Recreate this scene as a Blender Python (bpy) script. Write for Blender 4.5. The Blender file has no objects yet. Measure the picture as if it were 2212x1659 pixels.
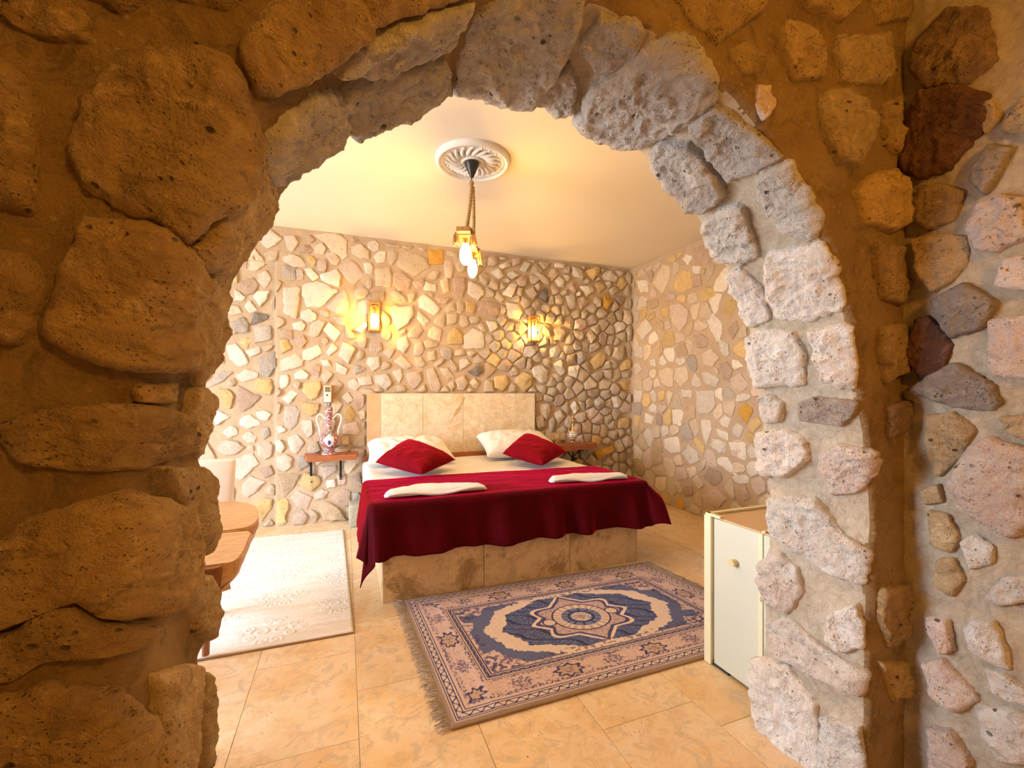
import bpy, bmesh, math, random
import numpy as np
from mathutils import Vector
random.seed(7)
rng = np.random.default_rng(11)
C = bpy.context.scene.collection
SC = bpy.context.scene

# ------------------------------------------------------------------ camera, sky, exposure
F_PX, VPX, HOR, EYE = 942.0, 1106.0, 850.0, 1.3
YAW = math.radians(20.97)
SN, CS = math.sin(YAW), math.cos(YAW)
cam_d = bpy.data.cameras.new('camera'); cam = bpy.data.objects.new('camera', cam_d); C.objects.link(cam)
cam.location = (0, 0, EYE); cam.rotation_euler = (math.pi/2, 0, -YAW)
cam_d.sensor_width = 36.0; cam_d.lens = 36.0*F_PX/2212.0
cam_d.shift_y = (HOR-829.5)/2212.0
cam_d.clip_start = 0.05
SC.camera = cam
SC.view_settings.view_transform = 'Standard'
SC.view_settings.look = 'None'
SC.view_settings.gamma = 1.0
SC.view_settings.use_curve_mapping = False
SC.view_settings.exposure = 0.1
SKY = 33.0
BULB, BULB_ASSUMED = 240.0, 125.0
WARM = (1.0, 0.53, 0.10)
w = bpy.data.worlds.new('sky'); SC.world = w; w.use_nodes = True
nt = w.node_tree; nt.nodes.clear()
n_o = nt.nodes.new('ShaderNodeOutputWorld'); n_b = nt.nodes.new('ShaderNodeBackground')
n_t = nt.nodes.new('ShaderNodeTexCoord'); n_s = nt.nodes.new('ShaderNodeSeparateXYZ'); n_r = nt.nodes.new('ShaderNodeValToRGB')
nt.links.new(n_t.outputs['Generated'], n_s.inputs[0]); nt.links.new(n_s.outputs['Z'], n_r.inputs[0])
n_r.color_ramp.elements[0].position = 0.0; n_r.color_ramp.elements[0].color = (0.56, 0.57, 0.58, 1)
n_r.color_ramp.elements[1].position = 0.03; n_r.color_ramp.elements[1].color = (0.88, 0.95, 1.06, 1)
e = n_r.color_ramp.elements.new(0.9); e.color = (0.72, 0.86, 1.06, 1)
nt.links.new(n_r.outputs[0], n_b.inputs[0]); n_b.inputs[1].default_value = SKY
nt.links.new(n_b.outputs[0], n_o.inputs[0])
SC.cycles.max_bounces = 6; SC.cycles.diffuse_bounces = 3; SC.cycles.glossy_bounces = 2; SC.cycles.transmission_bounces = 2
SC.cycles.use_adaptive_sampling = True; SC.cycles.adaptive_threshold = 0.07
SC.cycles.caustics_reflective = False; SC.cycles.caustics_refractive = False
SC.cycles.sample_clamp_indirect = 8.0
SC.cycles.use_light_tree = True
# room sizes
YB, XR, XL, ZC = 4.78, 3.52, -3.4, 2.93
YN, YF = 0.877, 1.252
XH = 1.74; YH = -2.2
WIN = (1.75, 3.45, 0.08, 2.5)  # assumed window opening, out of view, inferred from the daylight
pl = bpy.data.lights.new('assumed_window_daylight', 'AREA'); pl.shape = 'RECTANGLE'
pl.size = WIN[3]-WIN[2]; pl.size_y = WIN[1]-WIN[0]; pl.cycles.is_portal = True
po = bpy.data.objects.new('assumed_window_daylight', pl); C.objects.link(po)
po.location = (XL-0.32, (WIN[0]+WIN[1])/2, (WIN[2]+WIN[3])/2); po.rotation_euler = (0, -math.pi/2, 0)  # portal for sky light through the assumed window

def ray(px, py):
    u = (px-VPX)/F_PX; v = (HOR-py)/F_PX
    return (SN+u*CS, CS-u*SN, v)
def onY(px, py, Y):
    r = ray(px, py); t = Y/r[1]; return (r[0]*t, Y, EYE+r[2]*t)
def onX(px, py, X):
    r = ray(px, py); t = X/r[0]; return (X, r[1]*t, EYE+r[2]*t)
def onZ(px, py, Z=0.0):
    r = ray(px, py); t = (Z-EYE)/r[2]; return (r[0]*t, r[1]*t, Z)

# ------------------------------------------------------------------ noise (vectorised Perlin)
_perm = np.random.default_rng(3).permutation(256); _perm = np.concatenate([_perm, _perm, _perm])
_g = np.random.default_rng(5).normal(size=(256, 3)); _g /= np.linalg.norm(_g, axis=1)[:, None]
def perlin(P):
    P = np.asarray(P, float); i = np.floor(P).astype(int); f = P-i; i &= 255
    u = f*f*f*(f*(f*6-15)+10)
    def gr(dx, dy, dz):
        h = _perm[_perm[_perm[i[..., 0]+dx]+i[..., 1]+dy]+i[..., 2]+dz]
        g = _g[h & 255]
        return g[..., 0]*(f[..., 0]-dx)+g[..., 1]*(f[..., 1]-dy)+g[..., 2]*(f[..., 2]-dz)
    def L(a, b, t): return a+(b-a)*t
    x0 = L(gr(0, 0, 0), gr(1, 0, 0), u[..., 0]); x1 = L(gr(0, 1, 0), gr(1, 1, 0), u[..., 0])
    x2 = L(gr(0, 0, 1), gr(1, 0, 1), u[..., 0]); x3 = L(gr(0, 1, 1), gr(1, 1, 1), u[..., 0])
    return L(L(x0, x1, u[..., 1]), L(x2, x3, u[..., 1]), u[..., 2])*1.6
def fbm(P, sc=1.0, octv=4, gain=0.5, ridged=False):
    P = np.asarray(P, float)*sc; out = 0; a = 1.0; tot = 0
    for k in range(octv):
        n = perlin(P+k*17.3)
        if ridged: n = 1-2*np.abs(n)
        out = out+a*n; tot += a; a *= gain; P = P*2.03
    return out/tot

# ------------------------------------------------------------------ mesh helpers
def link(name, me, mat=None, parent=None):
    o = bpy.data.objects.new(name, me); C.objects.link(o)
    if mat is not None and not me.materials: me.materials.append(mat)
    if parent is not None: o.parent = parent
    return o
def mesh(name, V, Fc, smooth=False):
    me = bpy.data.meshes.new(name); me.from_pydata([tuple(map(float, v)) for v in V], [], [tuple(map(int, f)) for f in Fc]); me.update()
    if smooth: me.polygons.foreach_set('use_smooth', [True]*len(me.polygons))
    return me
def obj(name, V, Fc, mat, parent=None, smooth=False):
    return link(name, mesh(name, V, Fc, smooth), mat, parent)
def grid_faces(n, m, wrap_n=False, flip=False):
    i, j = np.meshgrid(np.arange(n if wrap_n else n-1), np.arange(m-1), indexing='ij'); i = i.ravel(); j = j.ravel()
    i2 = (i+1) % n
    q = np.stack([i*m+j, i2*m+j, i2*m+j+1, i*m+j+1], 1)
    return q[:, ::-1] if flip else q
def gridmesh(name, P, mat, parent=None, smooth=True, flip=False, wrap_n=False):
    n, m = P.shape[:2]; q = grid_faces(n, m, wrap_n, flip)
    me = bpy.data.meshes.new(name)
    me.vertices.add(n*m); me.vertices.foreach_set('co', P.reshape(-1).astype(np.float32))
    me.loops.add(len(q)*4); me.loops.foreach_set('vertex_index', q.reshape(-1).astype(np.int32))
    me.polygons.add(len(q)); me.polygons.foreach_set('loop_start', np.arange(0, len(q)*4, 4, dtype=np.int32))
    try: me.polygons.foreach_set('loop_total', np.full(len(q), 4, dtype=np.int32))
    except Exception: pass
    me.update(calc_edges=True); me.validate()
    if smooth: me.polygons.foreach_set('use_smooth', np.ones(len(me.polygons), bool))
    return link(name, me, mat, parent)
class MB:
    def __init__(s): s.V = []; s.F = []
    def add(s, V, Fc):
        b = len(s.V); s.V += [tuple(v) for v in V]; s.F += [tuple(b+i for i in f) for f in Fc]; return s
    def box(s, a, b, rz=0, bev=0.0):
        x0, y0, z0 = a; x1, y1, z1 = b
        cx, cy = (x0+x1)/2, (y0+y1)/2
        if bev > 0:
            bm = bmesh.new(); bmesh.ops.create_cube(bm, size=1)
            for v in bm.verts: v.co = Vector(((x0+x1)/2+v.co.x*(x1-x0), (y0+y1)/2+v.co.y*(y1-y0), (z0+z1)/2+v.co.z*(z1-z0)))
            bmesh.ops.bevel(bm, geom=bm.edges[:], offset=bev, segments=2, affect='EDGES', profile=0.6)
            bm.verts.index_update(); V = [v.co.copy() for v in bm.verts]; Fc = [[v.index for v in f.verts] for f in bm.faces]; bm.free()
        else:
            V = [(x, y, z) for x in (x0, x1) for y in (y0, y1) for z in (z0, z1)]
            Fc = [(0, 1, 3, 2), (4, 6, 7, 5), (0, 4, 5, 1), (2, 3, 7, 6), (0, 2, 6, 4), (1, 5, 7, 3)]
        if rz:
            c, q = math.cos(rz), math.sin(rz)
            V = [(cx+(v[0]-cx)*c-(v[1]-cy)*q, cy+(v[0]-cx)*q+(v[1]-cy)*c, v[2]) for v in V]
        return s.add(V, Fc)
    def tube(s, pts, r, n=10, caps=True):
        pts = [Vector(p) for p in pts]; rs = r if isinstance(r, (list, tuple)) else [r]*len(pts)
        V = []; Fc = []; prev = None
        for k, p in enumerate(pts):
            t = (pts[min(k+1, len(pts)-1)]-pts[max(k-1, 0)]).normalized()
            if prev is None:
                a = Vector((0, 0, 1)) if abs(t.z) < .9 else Vector((1, 0, 0)); u = t.cross(a).normalized()
            else: u = (prev-t*prev.dot(t)).normalized()
            prev = u; v = t.cross(u)
            for j in range(n):
                an = 2*math.pi*j/n; V.append(p+(u*math.cos(an)+v*math.sin(an))*rs[k])
        for k in range(len(pts)-1):
            for j in range(n):
                Fc.append((k*n+j, k*n+(j+1) % n, (k+1)*n+(j+1) % n, (k+1)*n+j))
        if caps: Fc += [tuple(range(n))[::-1], tuple(range((len(pts)-1)*n, len(pts)*n))]
        return s.add(V, Fc)
    def lathe(s, prof, c=(0, 0, 0), n=32):
        V = []; Fc = []
        for r, z in prof:
            for j in range(n):
                a = 2*math.pi*j/n; V.append((c[0]+r*math.cos(a), c[1]+r*math.sin(a), c[2]+z))
        for k in range(len(prof)-1):
            for j in range(n): Fc.append((k*n+j, k*n+(j+1) % n, (k+1)*n+(j+1) % n, (k+1)*n+j))
        return s.add(V, Fc)
    def prism(s, poly, z0, z1):
        n = len(poly); V = [(x, y, z0) for x, y in poly]+[(x, y, z1) for x, y in poly]
        Fc = [tuple(range(n))[::-1], tuple(range(n, 2*n))]+[(i, (i+1) % n, n+(i+1) % n, n+i) for i in range(n)]
        return s.add(V, Fc)
    def build(s, name, mat, parent=None, smooth=False):
        me = mesh(name, s.V, s.F, smooth)
        bm = bmesh.new(); bm.from_mesh(me); bmesh.ops.recalc_face_normals(bm, faces=bm.faces[:]); bm.to_mesh(me); bm.free()
        if smooth and hasattr(me, 'set_sharp_from_angle'): me.set_sharp_from_angle(angle=math.radians(42))
        return link(name, me, mat, parent)
def tag(o, label=None, cat=None, group=None, kind=None):
    if label: o['label'] = label
    if cat: o['category'] = cat
    if group: o['group'] = group
    if kind: o['kind'] = kind
    return o
def empty(name, loc, label, cat, group=None, kind=None):
    o = bpy.data.objects.new(name, None); C.objects.link(o); o.location = loc; o.empty_display_size = .1
    return tag(o, label, cat, group, kind)
def adopt(root, children):
    """parents world-placed meshes to an empty that stands at its base"""
    for ch in children:
        ch.parent = root; ch.location = ch.location-root.location
    return root

# ------------------------------------------------------------------ materials
class N:
    def __init__(s, name):
        s.m = bpy.data.materials.new(name); s.m.use_nodes = True; s.t = s.m.node_tree; s.t.nodes.clear()
        s.out = s.t.nodes.new('ShaderNodeOutputMaterial'); s.p = s.t.nodes.new('ShaderNodeBsdfPrincipled')
        s.t.links.new(s.p.outputs[0], s.out.inputs[0]); s.co = None
    def new(s, ty, **kw):
        n = s.t.nodes.new(ty)
        for k, v in kw.items(): setattr(n, k, v)
        return n
    def put(s, sock, v):
        if isinstance(v, bpy.types.NodeSocket): s.t.links.new(v, sock)
        elif isinstance(v, tuple) and len(v) == 3 and sock.type == 'RGBA': sock.default_value = (*v, 1)
        else: sock.default_value = v
    def coord(s, kind='Object', rand=False):
        n = s.new('ShaderNodeTexCoord'); c = n.outputs[kind]
        if rand:
            oi = s.new('ShaderNodeObjectInfo'); vm = s.new('ShaderNodeVectorMath', operation='ADD')
            mul = s.math('MULTIPLY', oi.outputs['Random'], 37.0)
            s.put(vm.inputs[0], c); s.t.links.new(mul, vm.inputs[1]); c = vm.outputs[0]
        s.co = c; return c
    def scale(s, c, v):
        n = s.new('ShaderNodeMapping'); s.put(n.inputs['Vector'], c); n.inputs['Scale'].default_value = v; return n.outputs[0]
    def noise(s, sc, det=4, rough=.55, dist=0.0, co=None, col=False):
        n = s.new('ShaderNodeTexNoise'); s.put(n.inputs['Vector'], co or s.co); n.inputs['Scale'].default_value = sc
        n.inputs['Detail'].default_value = det; n.inputs['Roughness'].default_value = rough; n.inputs['Distortion'].default_value = dist
        return n.outputs['Color' if col else 'Fac']
    def voro(s, sc, feat='F1', co=None, rnd=1.0, out='Distance'):
        n = s.new('ShaderNodeTexVoronoi', feature=feat); s.put(n.inputs['Vector'], co or s.co); n.inputs['Scale'].default_value = sc
        n.inputs['Randomness'].default_value = rnd; return n.outputs[out]
    def math(s, op, a, b=0.0, clamp=False):
        n = s.new('ShaderNodeMath', operation=op, use_clamp=clamp); s.put(n.inputs[0], a); s.put(n.inputs[1], b); return n.outputs[0]
    def ramp(s, f, stops):
        n = s.new('ShaderNodeValToRGB'); s.put(n.inputs[0], f); el = n.color_ramp.elements
        while len(el) < len(stops): el.new(.5)
        for e_, (p, c) in zip(el, stops):
            e_.position = p; e_.color = (*c, 1) if isinstance(c, tuple) else (c, c, c, 1)
        return n.outputs[0]
    def mix(s, f, a, b, mode='MIX'):
        n = s.new('ShaderNodeMix', data_type='RGBA', blend_type=mode); s.put(n.inputs[0], f); s.put(n.inputs[6], a); s.put(n.inputs[7], b); return n.outputs[2]
    def bump(s, h, st=1.0, dist=.01, prev=None):
        n = s.new('ShaderNodeBump'); s.put(n.inputs['Height'], h); n.inputs['Strength'].default_value = st; n.inputs['Distance'].default_value = dist
        if prev is not None: s.t.links.new(prev, n.inputs['Normal'])
        return n.outputs[0]
    def fin(s, col=None, rough=.8, normal=None, **kw):
        if col is not None: s.put(s.p.inputs['Base Color'], col)
        s.put(s.p.inputs['Roughness'], rough)
        if normal is not None: s.t.links.new(normal, s.p.inputs['Normal'])
        for k, v in kw.items(): s.put(s.p.inputs[k.replace('_', ' ')], v)
        return s.m
def plain(name, col, rough=.5, **kw):
    n = N(name); n.coord(); v = n.noise(60, 3)
    return n.fin(n.mix(n.ramp(v, [(.3, .0), (.7, .12)]), col, tuple(c*.8 for c in col)), rough, **kw)

def rock_mat(name, a, b, dark, big=1.0, fine=1.0, hue=None):
    """tuff: mottled, pitted, gritty; big scales the blotches, fine the grit"""
    n = N(name); n.coord()
    blot = n.noise(7*big, 6, .62, .6); mid = n.noise(26*big, 5, .7)
    grit = n.noise(190*fine, 3, .7); pit = n.voro(34*fine); pit2 = n.voro(95*fine)
    wob = n.noise(3.1*big, 4, .6)
    oi = n.new('ShaderNodeObjectInfo').outputs['Random']
    col = n.mix(n.ramp(blot, [(.34, 0.0), (.66, 1.0)]), a, b)
    col = n.mix(n.ramp(mid, [(.52, 0.0), (.78, .5)]), col, tuple(min(1, c*1.22+.03) for c in a))
    if hue: col = n.mix(n.ramp(wob, [(.5, 0.0), (.68, .55)]), col, hue)
    pm = n.math('MULTIPLY', n.ramp(pit, [(.07, 1.0), (.2, 0.0)]), n.ramp(n.noise(11*big, 3), [(.5, 0.0), (.62, 1.0)]))
    pm2 = n.math('MULTIPLY', n.ramp(pit2, [(.12, 1.0), (.27, 0.0)]), n.ramp(n.noise(17, 3), [(.48, 0.0), (.62, .8)]))
    pa = n.math('MAXIMUM', pm, pm2)
    col = n.mix(n.math('MULTIPLY', pa, .62), col, dark)
    col = n.mix(n.ramp(grit, [(.25, .22), (.5, 0.0)]), col, dark)
    if big < 1:
        st = n.noise(13, 8, .72, 1.4, co=n.scale(n.co, (1, 1, 1.8))); col = n.mix(n.ramp(st, [(.54, 0.0), (.64, .62)]), col, tuple(c*.55 for c in b))
        lt = n.noise(21, 8, .75, .8); col = n.mix(n.ramp(lt, [(.55, 0.0), (.66, .65)]), col, tuple(min(1, c*1.25+.04) for c in a))
        hole = n.math('MULTIPLY', n.ramp(n.voro(17, co=n.scale(n.co, (1, 1, 1.5))), [(.06, 1.0), (.16, 0.0)]), n.ramp(n.noise(6, 3), [(.5, 0.0), (.56, .85)]))
        col = n.mix(hole, col, tuple(c*.5 for c in dark)); mid = n.math('SUBTRACT', n.math('ADD', mid, n.math('MULTIPLY', st, -.5)), hole)
    vr = n.math('ADD', n.math('MULTIPLY', oi, .32), .84)
    vn = n.new('ShaderNodeVectorMath', operation='SCALE'); n.put(vn.inputs[0], col); n.put(vn.inputs['Scale'], vr)
    h = n.math('ADD', n.math('MULTIPLY', mid, .9), n.math('MULTIPLY', grit, .22))
    h = n.math('SUBTRACT', h, n.math('MULTIPLY', pa, .45))
    nm = n.bump(h, 1.0, (.030 if big < 1 else .016)/fine)
    return n.fin(vn.outputs[0], .93, nm)
M = {}
TUFF = dict(
    c=((.80, .68, .53), (.70, .57, .42)), w=((.88, .82, .73), (.79, .70, .60)), p=((.78, .64, .54), (.69, .54, .45)),
    y=((.78, .59, .31), (.70, .50, .22)), o=((.76, .45, .10), (.70, .38, .07)), g=((.60, .54, .48), (.49, .43, .38)),
    b=((.62, .47, .37), (.51, .38, .29)), d=((.16, .14, .13), (.30, .27, .25)), t=((.64, .50, .34), (.52, .39, .25)))
for k, (a_, b_) in TUFF.items():
    M['st_'+k] = rock_mat('tuff_'+k, a_, b_, tuple(c*.38 for c in b_), 1.6, 1.0)
def coat(a, q): return tuple(min(1, c*q) for c in a)
FT = dict(  # white also holds daylight, umber warm lamplight, tinted into the stone colour
    white=((.90, .86, .81), (.80, .73, .66), (.66, .44, .30)), grey=((.66, .62, .59), (.52, .47, .43), (.56, .40, .28)),
    tan=((.66, .50, .30), (.50, .35, .19), (.46, .30, .16)), brown=((.40, .26, .15), (.27, .16, .09), (.5, .34, .2)),
    red=((.22, .10, .06), (.12, .05, .035), (.34, .16, .08)), pink=((.90, .75, .67), (.82, .63, .54), (.86, .80, .74)),
    slate=((.46, .39, .34), (.34, .28, .24), (.5, .38, .3)), ochre=((.70, .50, .20), (.58, .38, .14), (.6, .46, .3)),
    umber=((.56, .39, .19), (.36, .23, .11), (.62, .44, .22)))
for k, (a_, b_, h_) in FT.items():
    M['f_'+k] = rock_mat('tuff_block_'+k, a_, b_, tuple(c*.33 for c in b_), .8, 1.25, h_)
def mortar_mat(name, a, b, fine=1.0):
    n = N(name); n.coord()
    col = n.mix(n.ramp(n.noise(3.5, 6, .6), [(.35, 0.0), (.68, 1.0)]), a, b)
    if fine > 1 and fine < 2:
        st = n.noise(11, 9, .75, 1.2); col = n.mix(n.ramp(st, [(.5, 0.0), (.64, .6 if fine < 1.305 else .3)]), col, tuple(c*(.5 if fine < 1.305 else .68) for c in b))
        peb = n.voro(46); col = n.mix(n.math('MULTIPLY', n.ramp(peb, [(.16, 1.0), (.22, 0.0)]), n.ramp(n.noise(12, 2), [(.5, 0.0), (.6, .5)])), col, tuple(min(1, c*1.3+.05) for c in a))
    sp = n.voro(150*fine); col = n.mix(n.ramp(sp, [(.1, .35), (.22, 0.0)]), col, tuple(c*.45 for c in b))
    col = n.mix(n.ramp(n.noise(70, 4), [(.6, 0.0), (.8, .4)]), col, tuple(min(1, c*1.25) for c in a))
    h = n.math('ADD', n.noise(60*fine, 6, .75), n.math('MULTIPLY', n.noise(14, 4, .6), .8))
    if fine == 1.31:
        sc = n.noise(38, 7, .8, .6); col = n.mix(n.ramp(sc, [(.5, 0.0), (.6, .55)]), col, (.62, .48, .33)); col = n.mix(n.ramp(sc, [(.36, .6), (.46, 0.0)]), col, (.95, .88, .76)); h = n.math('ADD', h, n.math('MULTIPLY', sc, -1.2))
    return n.fin(col, .95, n.bump(h, 1.0, (.013 if fine == 1.31 else .024 if fine > 1 and fine < 2 else .014)/fine))
M['mortar'] = mortar_mat('sandy_mortar', (.71, .56, .40), (.60, .44, .29))
M['mortar_front'] = mortar_mat('coarse_mortar_lamplit', (.60, .41, .20), (.40, .25, .11), 1.3)  # arch wall mortar, warm lamplight put into its colour
M['mortar_reveal'] = mortar_mat('daylit_mortar', (.90, .79, .63), (.84, .70, .52), 1.31)  # same wall's mortar, paled: daylight put into its colour
def plaster():
    n = N('ceiling_plaster'); n.coord()
    col = n.mix(n.ramp(n.noise(1.3, 4), [(.3, 0.0), (.7, 1.0)]), (.86, .79, .67), (.82, .74, .61))
    return n.fin(col, .6, n.bump(n.noise(9, 5), .15, .01))
M['plaster'] = plaster()
def travertine(name, a, b, vein, pits=.5, rough=.4, rand=True, sc=1.0, stain=None):
    n = N(name); c = n.coord('Object', rand)
    big = n.noise(2.6*sc, 7, .66, 1.2); sm = n.noise(13*sc, 6, .7, .8)
    col = n.mix(n.ramp(big, [(.36, 0.0), (.62, 1.0)]), a, b)
    col = n.mix(n.ramp(sm, [(.5, 0.0), (.62, .55), (.66, 0.0)]), col, vein)
    col = n.mix(n.ramp(n.noise(8*sc, 5, .6, 2.0), [(.56, 0.0), (.62, .65)]), col, tuple(x*.70 for x in a))
    col = n.mix(n.ramp(n.noise(5*sc, 5, .6, 1.0), [(.62, 0.0), (.70, .5)]), col, tuple(min(1, x*1.2+.05) for x in a))
    if stain: col = n.mix(n.ramp(n.noise(3.3, 7, .72, .5), [(.52, 0.0), (.62, .9)]), col, stain)
    pv = n.ramp(n.voro(70, co=n.scale(c, (1, 1, 1.6))), [(.10, 1.0), (.2, 0.0)])
    pm = n.math('MULTIPLY', pv, n.ramp(n.noise(4.5, 5, .6), [(.60-.1*pits, 0.0), (.66-.1*pits, 1.0)]))
    col = n.mix(n.math('MULTIPLY', pm, .9), col, tuple(x*.16 for x in vein))
    pv2 = n.math('MULTIPLY', n.ramp(n.voro(26), [(.07, 1.0), (.15, 0.0)]), n.ramp(n.noise(3.1, 4, .6), [(.62-.1*pits, 0.0), (.66-.1*pits, .9)])); col = n.mix(pv2, col, tuple(x*.3 for x in vein))
    h = n.math('SUBTRACT', n.math('MULTIPLY', sm, .3), pm)
    r = n.ramp(sm, [(.4, rough), (.7, rough+.2)])
    return n.fin(col, r, n.bump(h, .35, .004), Specular_IOR_Level=.45)
M['tile'] = travertine('travertine_floor', (.86, .70, .50), (.80, .55, .28), (.62, .43, .24), .1, .28)
M['grout'] = mortar_mat('floor_grout', (.68, .53, .37), (.60, .45, .30), 2)
M['slab'] = travertine('travertine_headboard', (.86, .77, .60), (.82, .68, .48), (.60, .42, .20), 1.3, .45, stain=(.70, .52, .29))
M['slab_orange'] = travertine('travertine_strip', (.74, .47, .26), (.66, .39, .20), (.5, .34, .24), .5, .5)
M['slab_base'] = travertine('travertine_plinth', (.74, .57, .36), (.70, .52, .32), (.5, .36, .2), .8, .4, stain=(.34, .22, .09))
def wood(name, a, b, sc=1.0, rough=.4, axis=(1, 9, 9), dark=None):
    n = N(name); c = n.coord(); c2 = n.scale(c, axis)
    g = n.noise(4*sc, 6, .65, 1.5, co=c2); fi = n.noise(24*sc, 4, .7, .3, co=c2)
    col = n.mix(n.ramp(g, [(.35, 0.0), (.65, 1.0)]), a, b)
    col = n.mix(n.ramp(fi, [(.48, 0.0), (.66, .6)]), col, dark or tuple(x*.5 for x in b))
    return n.fin(col, rough, n.bump(n.math('ADD', fi, g), .25, .004), Specular_IOR_Level=.4)
M['wood_red'] = wood('reddish_wood', (.46, .16, .06), (.34, .10, .035), 1.3, .35)
M['wood_slab'] = wood('live_edge_wood', (.78, .52, .28), (.56, .28, .10), 2.6, .4, dark=(.22, .09, .03))
M['wood_end'] = wood('dark_end_grain', (.36, .14, .05), (.18, .06, .02), 2.2, .6, (3, 5, 9), dark=(.05, .02, .01))
M['wood_box'] = wood('honey_wood', (.60, .30, .10), (.46, .2, .06), 2, .5, (9, 9, 1))
M['wood_leg'] = plain('brown_leg_wood', (.30, .13, .07), .45)
def cloth(name, col, dark, sc=380, rough=.85, sheen=0.0, st=.25, big=0.0, tint=None):
    n = N(name); n.coord(); a = n.noise(sc, 2, .6); b = n.noise(5, 4)
    c = n.mix(n.ramp(b, [(.35, 0.0), (.7, 1.0)]), col, dark)
    h = n.math('ADD', a, n.math('MULTIPLY', b, big))
    kw = dict(Sheen_Weight=sheen)
    if sheen: kw['Specular_IOR_Level'] = .08
    if sheen: kw['Sheen_Tint'] = tint or (1, .2, .3); kw['Sheen_Roughness'] = .30
    return n.fin(c, rough, n.bump(h, st, .003), **kw)
M['sheet'] = cloth('white_cotton', (.88, .87, .88), (.84, .83, .84), 500, .8, big=2)
M['velvet'] = cloth('crimson_velvet', (.085, .0003, .005), (.05, .0003, .003), 600, .8, 1.0, .15, big=3, tint=(1, .008, .075))
M['velvet2'] = cloth('crimson_velvet_cushion', (.22, .001, .010), (.14, .001, .006), 600, .8, .9, .15, big=3, tint=(.9, .012, .06))
M['terry'] = cloth('white_terry', (.86, .87, .92), (.80, .82, .88), 260, .95, 0.0, .9)
M['uphol'] = cloth('white_leather', (.86, .80, .77), (.84, .77, .73), 300, .45, 0.0, .1)
M['metal'] = plain('black_iron', (.012, .012, .016), .4, Metallic=.3)
M['steel'] = plain('steel_screw', (.6, .6, .6), .3, Metallic=1.0)
M['gold'] = plain('polished_brass', (.85, .58, .22), .22, Metallic=1.0)
M['black'] = plain('black_plastic', (.02, .02, .025), .35)
M['porcelain'] = plain('white_glaze', (.86, .82, .76), .12)
M['stucco'] = plain('moulded_plaster', (.84, .80, .76), .7)
M['green'] = plain('pale_green_paint', (.70, .73, .62), .35)
M['cream'] = plain('cream_trim', (.88, .82, .58), .4)
M['cab_top'] = plain('cabinet_top_laminate', (.70, .48, .26), .4)
M['navy'] = plain('dark_blue_plinth', (.02, .035, .06), .5)
M['plug_frame'] = plain('beige_switch_frame', (.58, .43, .25), .45)
M['plug'] = plain('ivory_switch', (.84, .72, .52), .35)
M['remote'] = plain('ivory_remote', (.84, .79, .68), .35)
M['remote_screen'] = plain('grey_remote_screen', (.22, .20, .13), .25)
M['button'] = plain('grey_button', (.55, .46, .34), .5)
M['white_paint'] = plain('white_window_paint', (.82, .82, .8), .4)
M['grey_stone'] = rock_mat('greenish_tuff', (.55, .52, .40), (.44, .40, .28), (.2, .18, .12), 1.6, 1.0)
def rope_m():
    n = N('jute_rope'); n.coord(); f = n.noise(160, 3)
    return n.fin(n.mix(f, (.62, .42, .18), (.36, .22, .08)), .95, n.bump(f, .8, .004))
M['rope'] = rope_m()
def emit(name, col, st):
    n = N(name); n.p.inputs['Base Color'].default_value = (1, .8, .5, 1)
    n.p.inputs['Emission Color'].default_value = (*col, 1); n.p.inputs['Emission Strength'].default_value = st
    return n.m
M['bulb'] = emit('lit_bulb', WARM, BULB)
M['bulb_assumed'] = emit('assumed_hall_bulb', (1.0, .47, .06), BULB_ASSUMED)  # glow of the assumed, unseen hall bulb
def iznik(name, base):
    n = N(name); c = n.coord(); s1 = n.scale(c, (1, 1, 1)); wv = n.voro(105, co=s1, out='Color'); d = n.voro(105, co=s1)
    sep = n.new('ShaderNodeSeparateColor'); n.put(sep.inputs[0], wv); k = sep.outputs[0]
    cr = n.new('ShaderNodeValToRGB'); cr.color_ramp.interpolation = 'CONSTANT'; n.put(cr.inputs[0], k)
    stops = [(0, (.03, .05, .22)), (.2, (.50, .03, .03)), (.42, (.03, .30, .32)), (.58, (.70, .14, .04)), (.80, (.80, .72, .62)), (.88, (.05, .08, .30))] if base else \
            [(0, (.86, .82, .76)), (.42, (.03, .04, .2)), (.56, (.86, .82, .76)), (.7, (.5, .05, .1)), (.8, (.25, .45, .6)), (.9, (.2, .3, .05))]
    el = cr.color_ramp.elements
    while len(el) < len(stops): el.new(.5)
    for e_, (p, q) in zip(el, stops): e_.position = p; e_.color = (*q, 1)
    edge = n.ramp(d, [(.66, 0.0), (.78, .8)])
    col = n.mix(edge, cr.outputs[0], (.82, .72, .62) if base else (.86, .82, .76))
    return n.fin(col, .12, None, Coat_Weight=.5)
M['iznik'] = iznik('painted_floral_glaze', True)
M['iznik_white'] = iznik('painted_white_glaze', False)
def vcol(name, rough=.95, sc=500):
    n = N(name); n.coord(); at = n.new('ShaderNodeVertexColor'); at.layer_name = 'Col'; a = n.noise(sc, 2); b = n.noise(90, 4, .7)
    c = n.mix(n.ramp(b, [(.35, .0), (.7, .16)]), at.outputs[0], n.mix(.5, at.outputs[0], (.55, .42, .36)))
    return n.fin(c, rough, n.bump(a, .5, .003))
M['rug'] = vcol('printed_rug')
def white_rug():
    n = N('white_chenille'); c = n.coord(); s_ = n.noise(3, 5, .7, 0, co=n.scale(c, (1, 9, 1)))
    col = n.mix(n.ramp(s_, [(.38, 0.0), (.65, .8)]), (.84, .82, .80), (.70, .64, .58))
    return n.fin(col, .9, n.bump(n.noise(220, 3), .35, .003))
M['white_rug'] = white_rug()
M['binding'] = cloth('tan_binding', (.42, .27, .15), (.34, .2, .1), 300)
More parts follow.
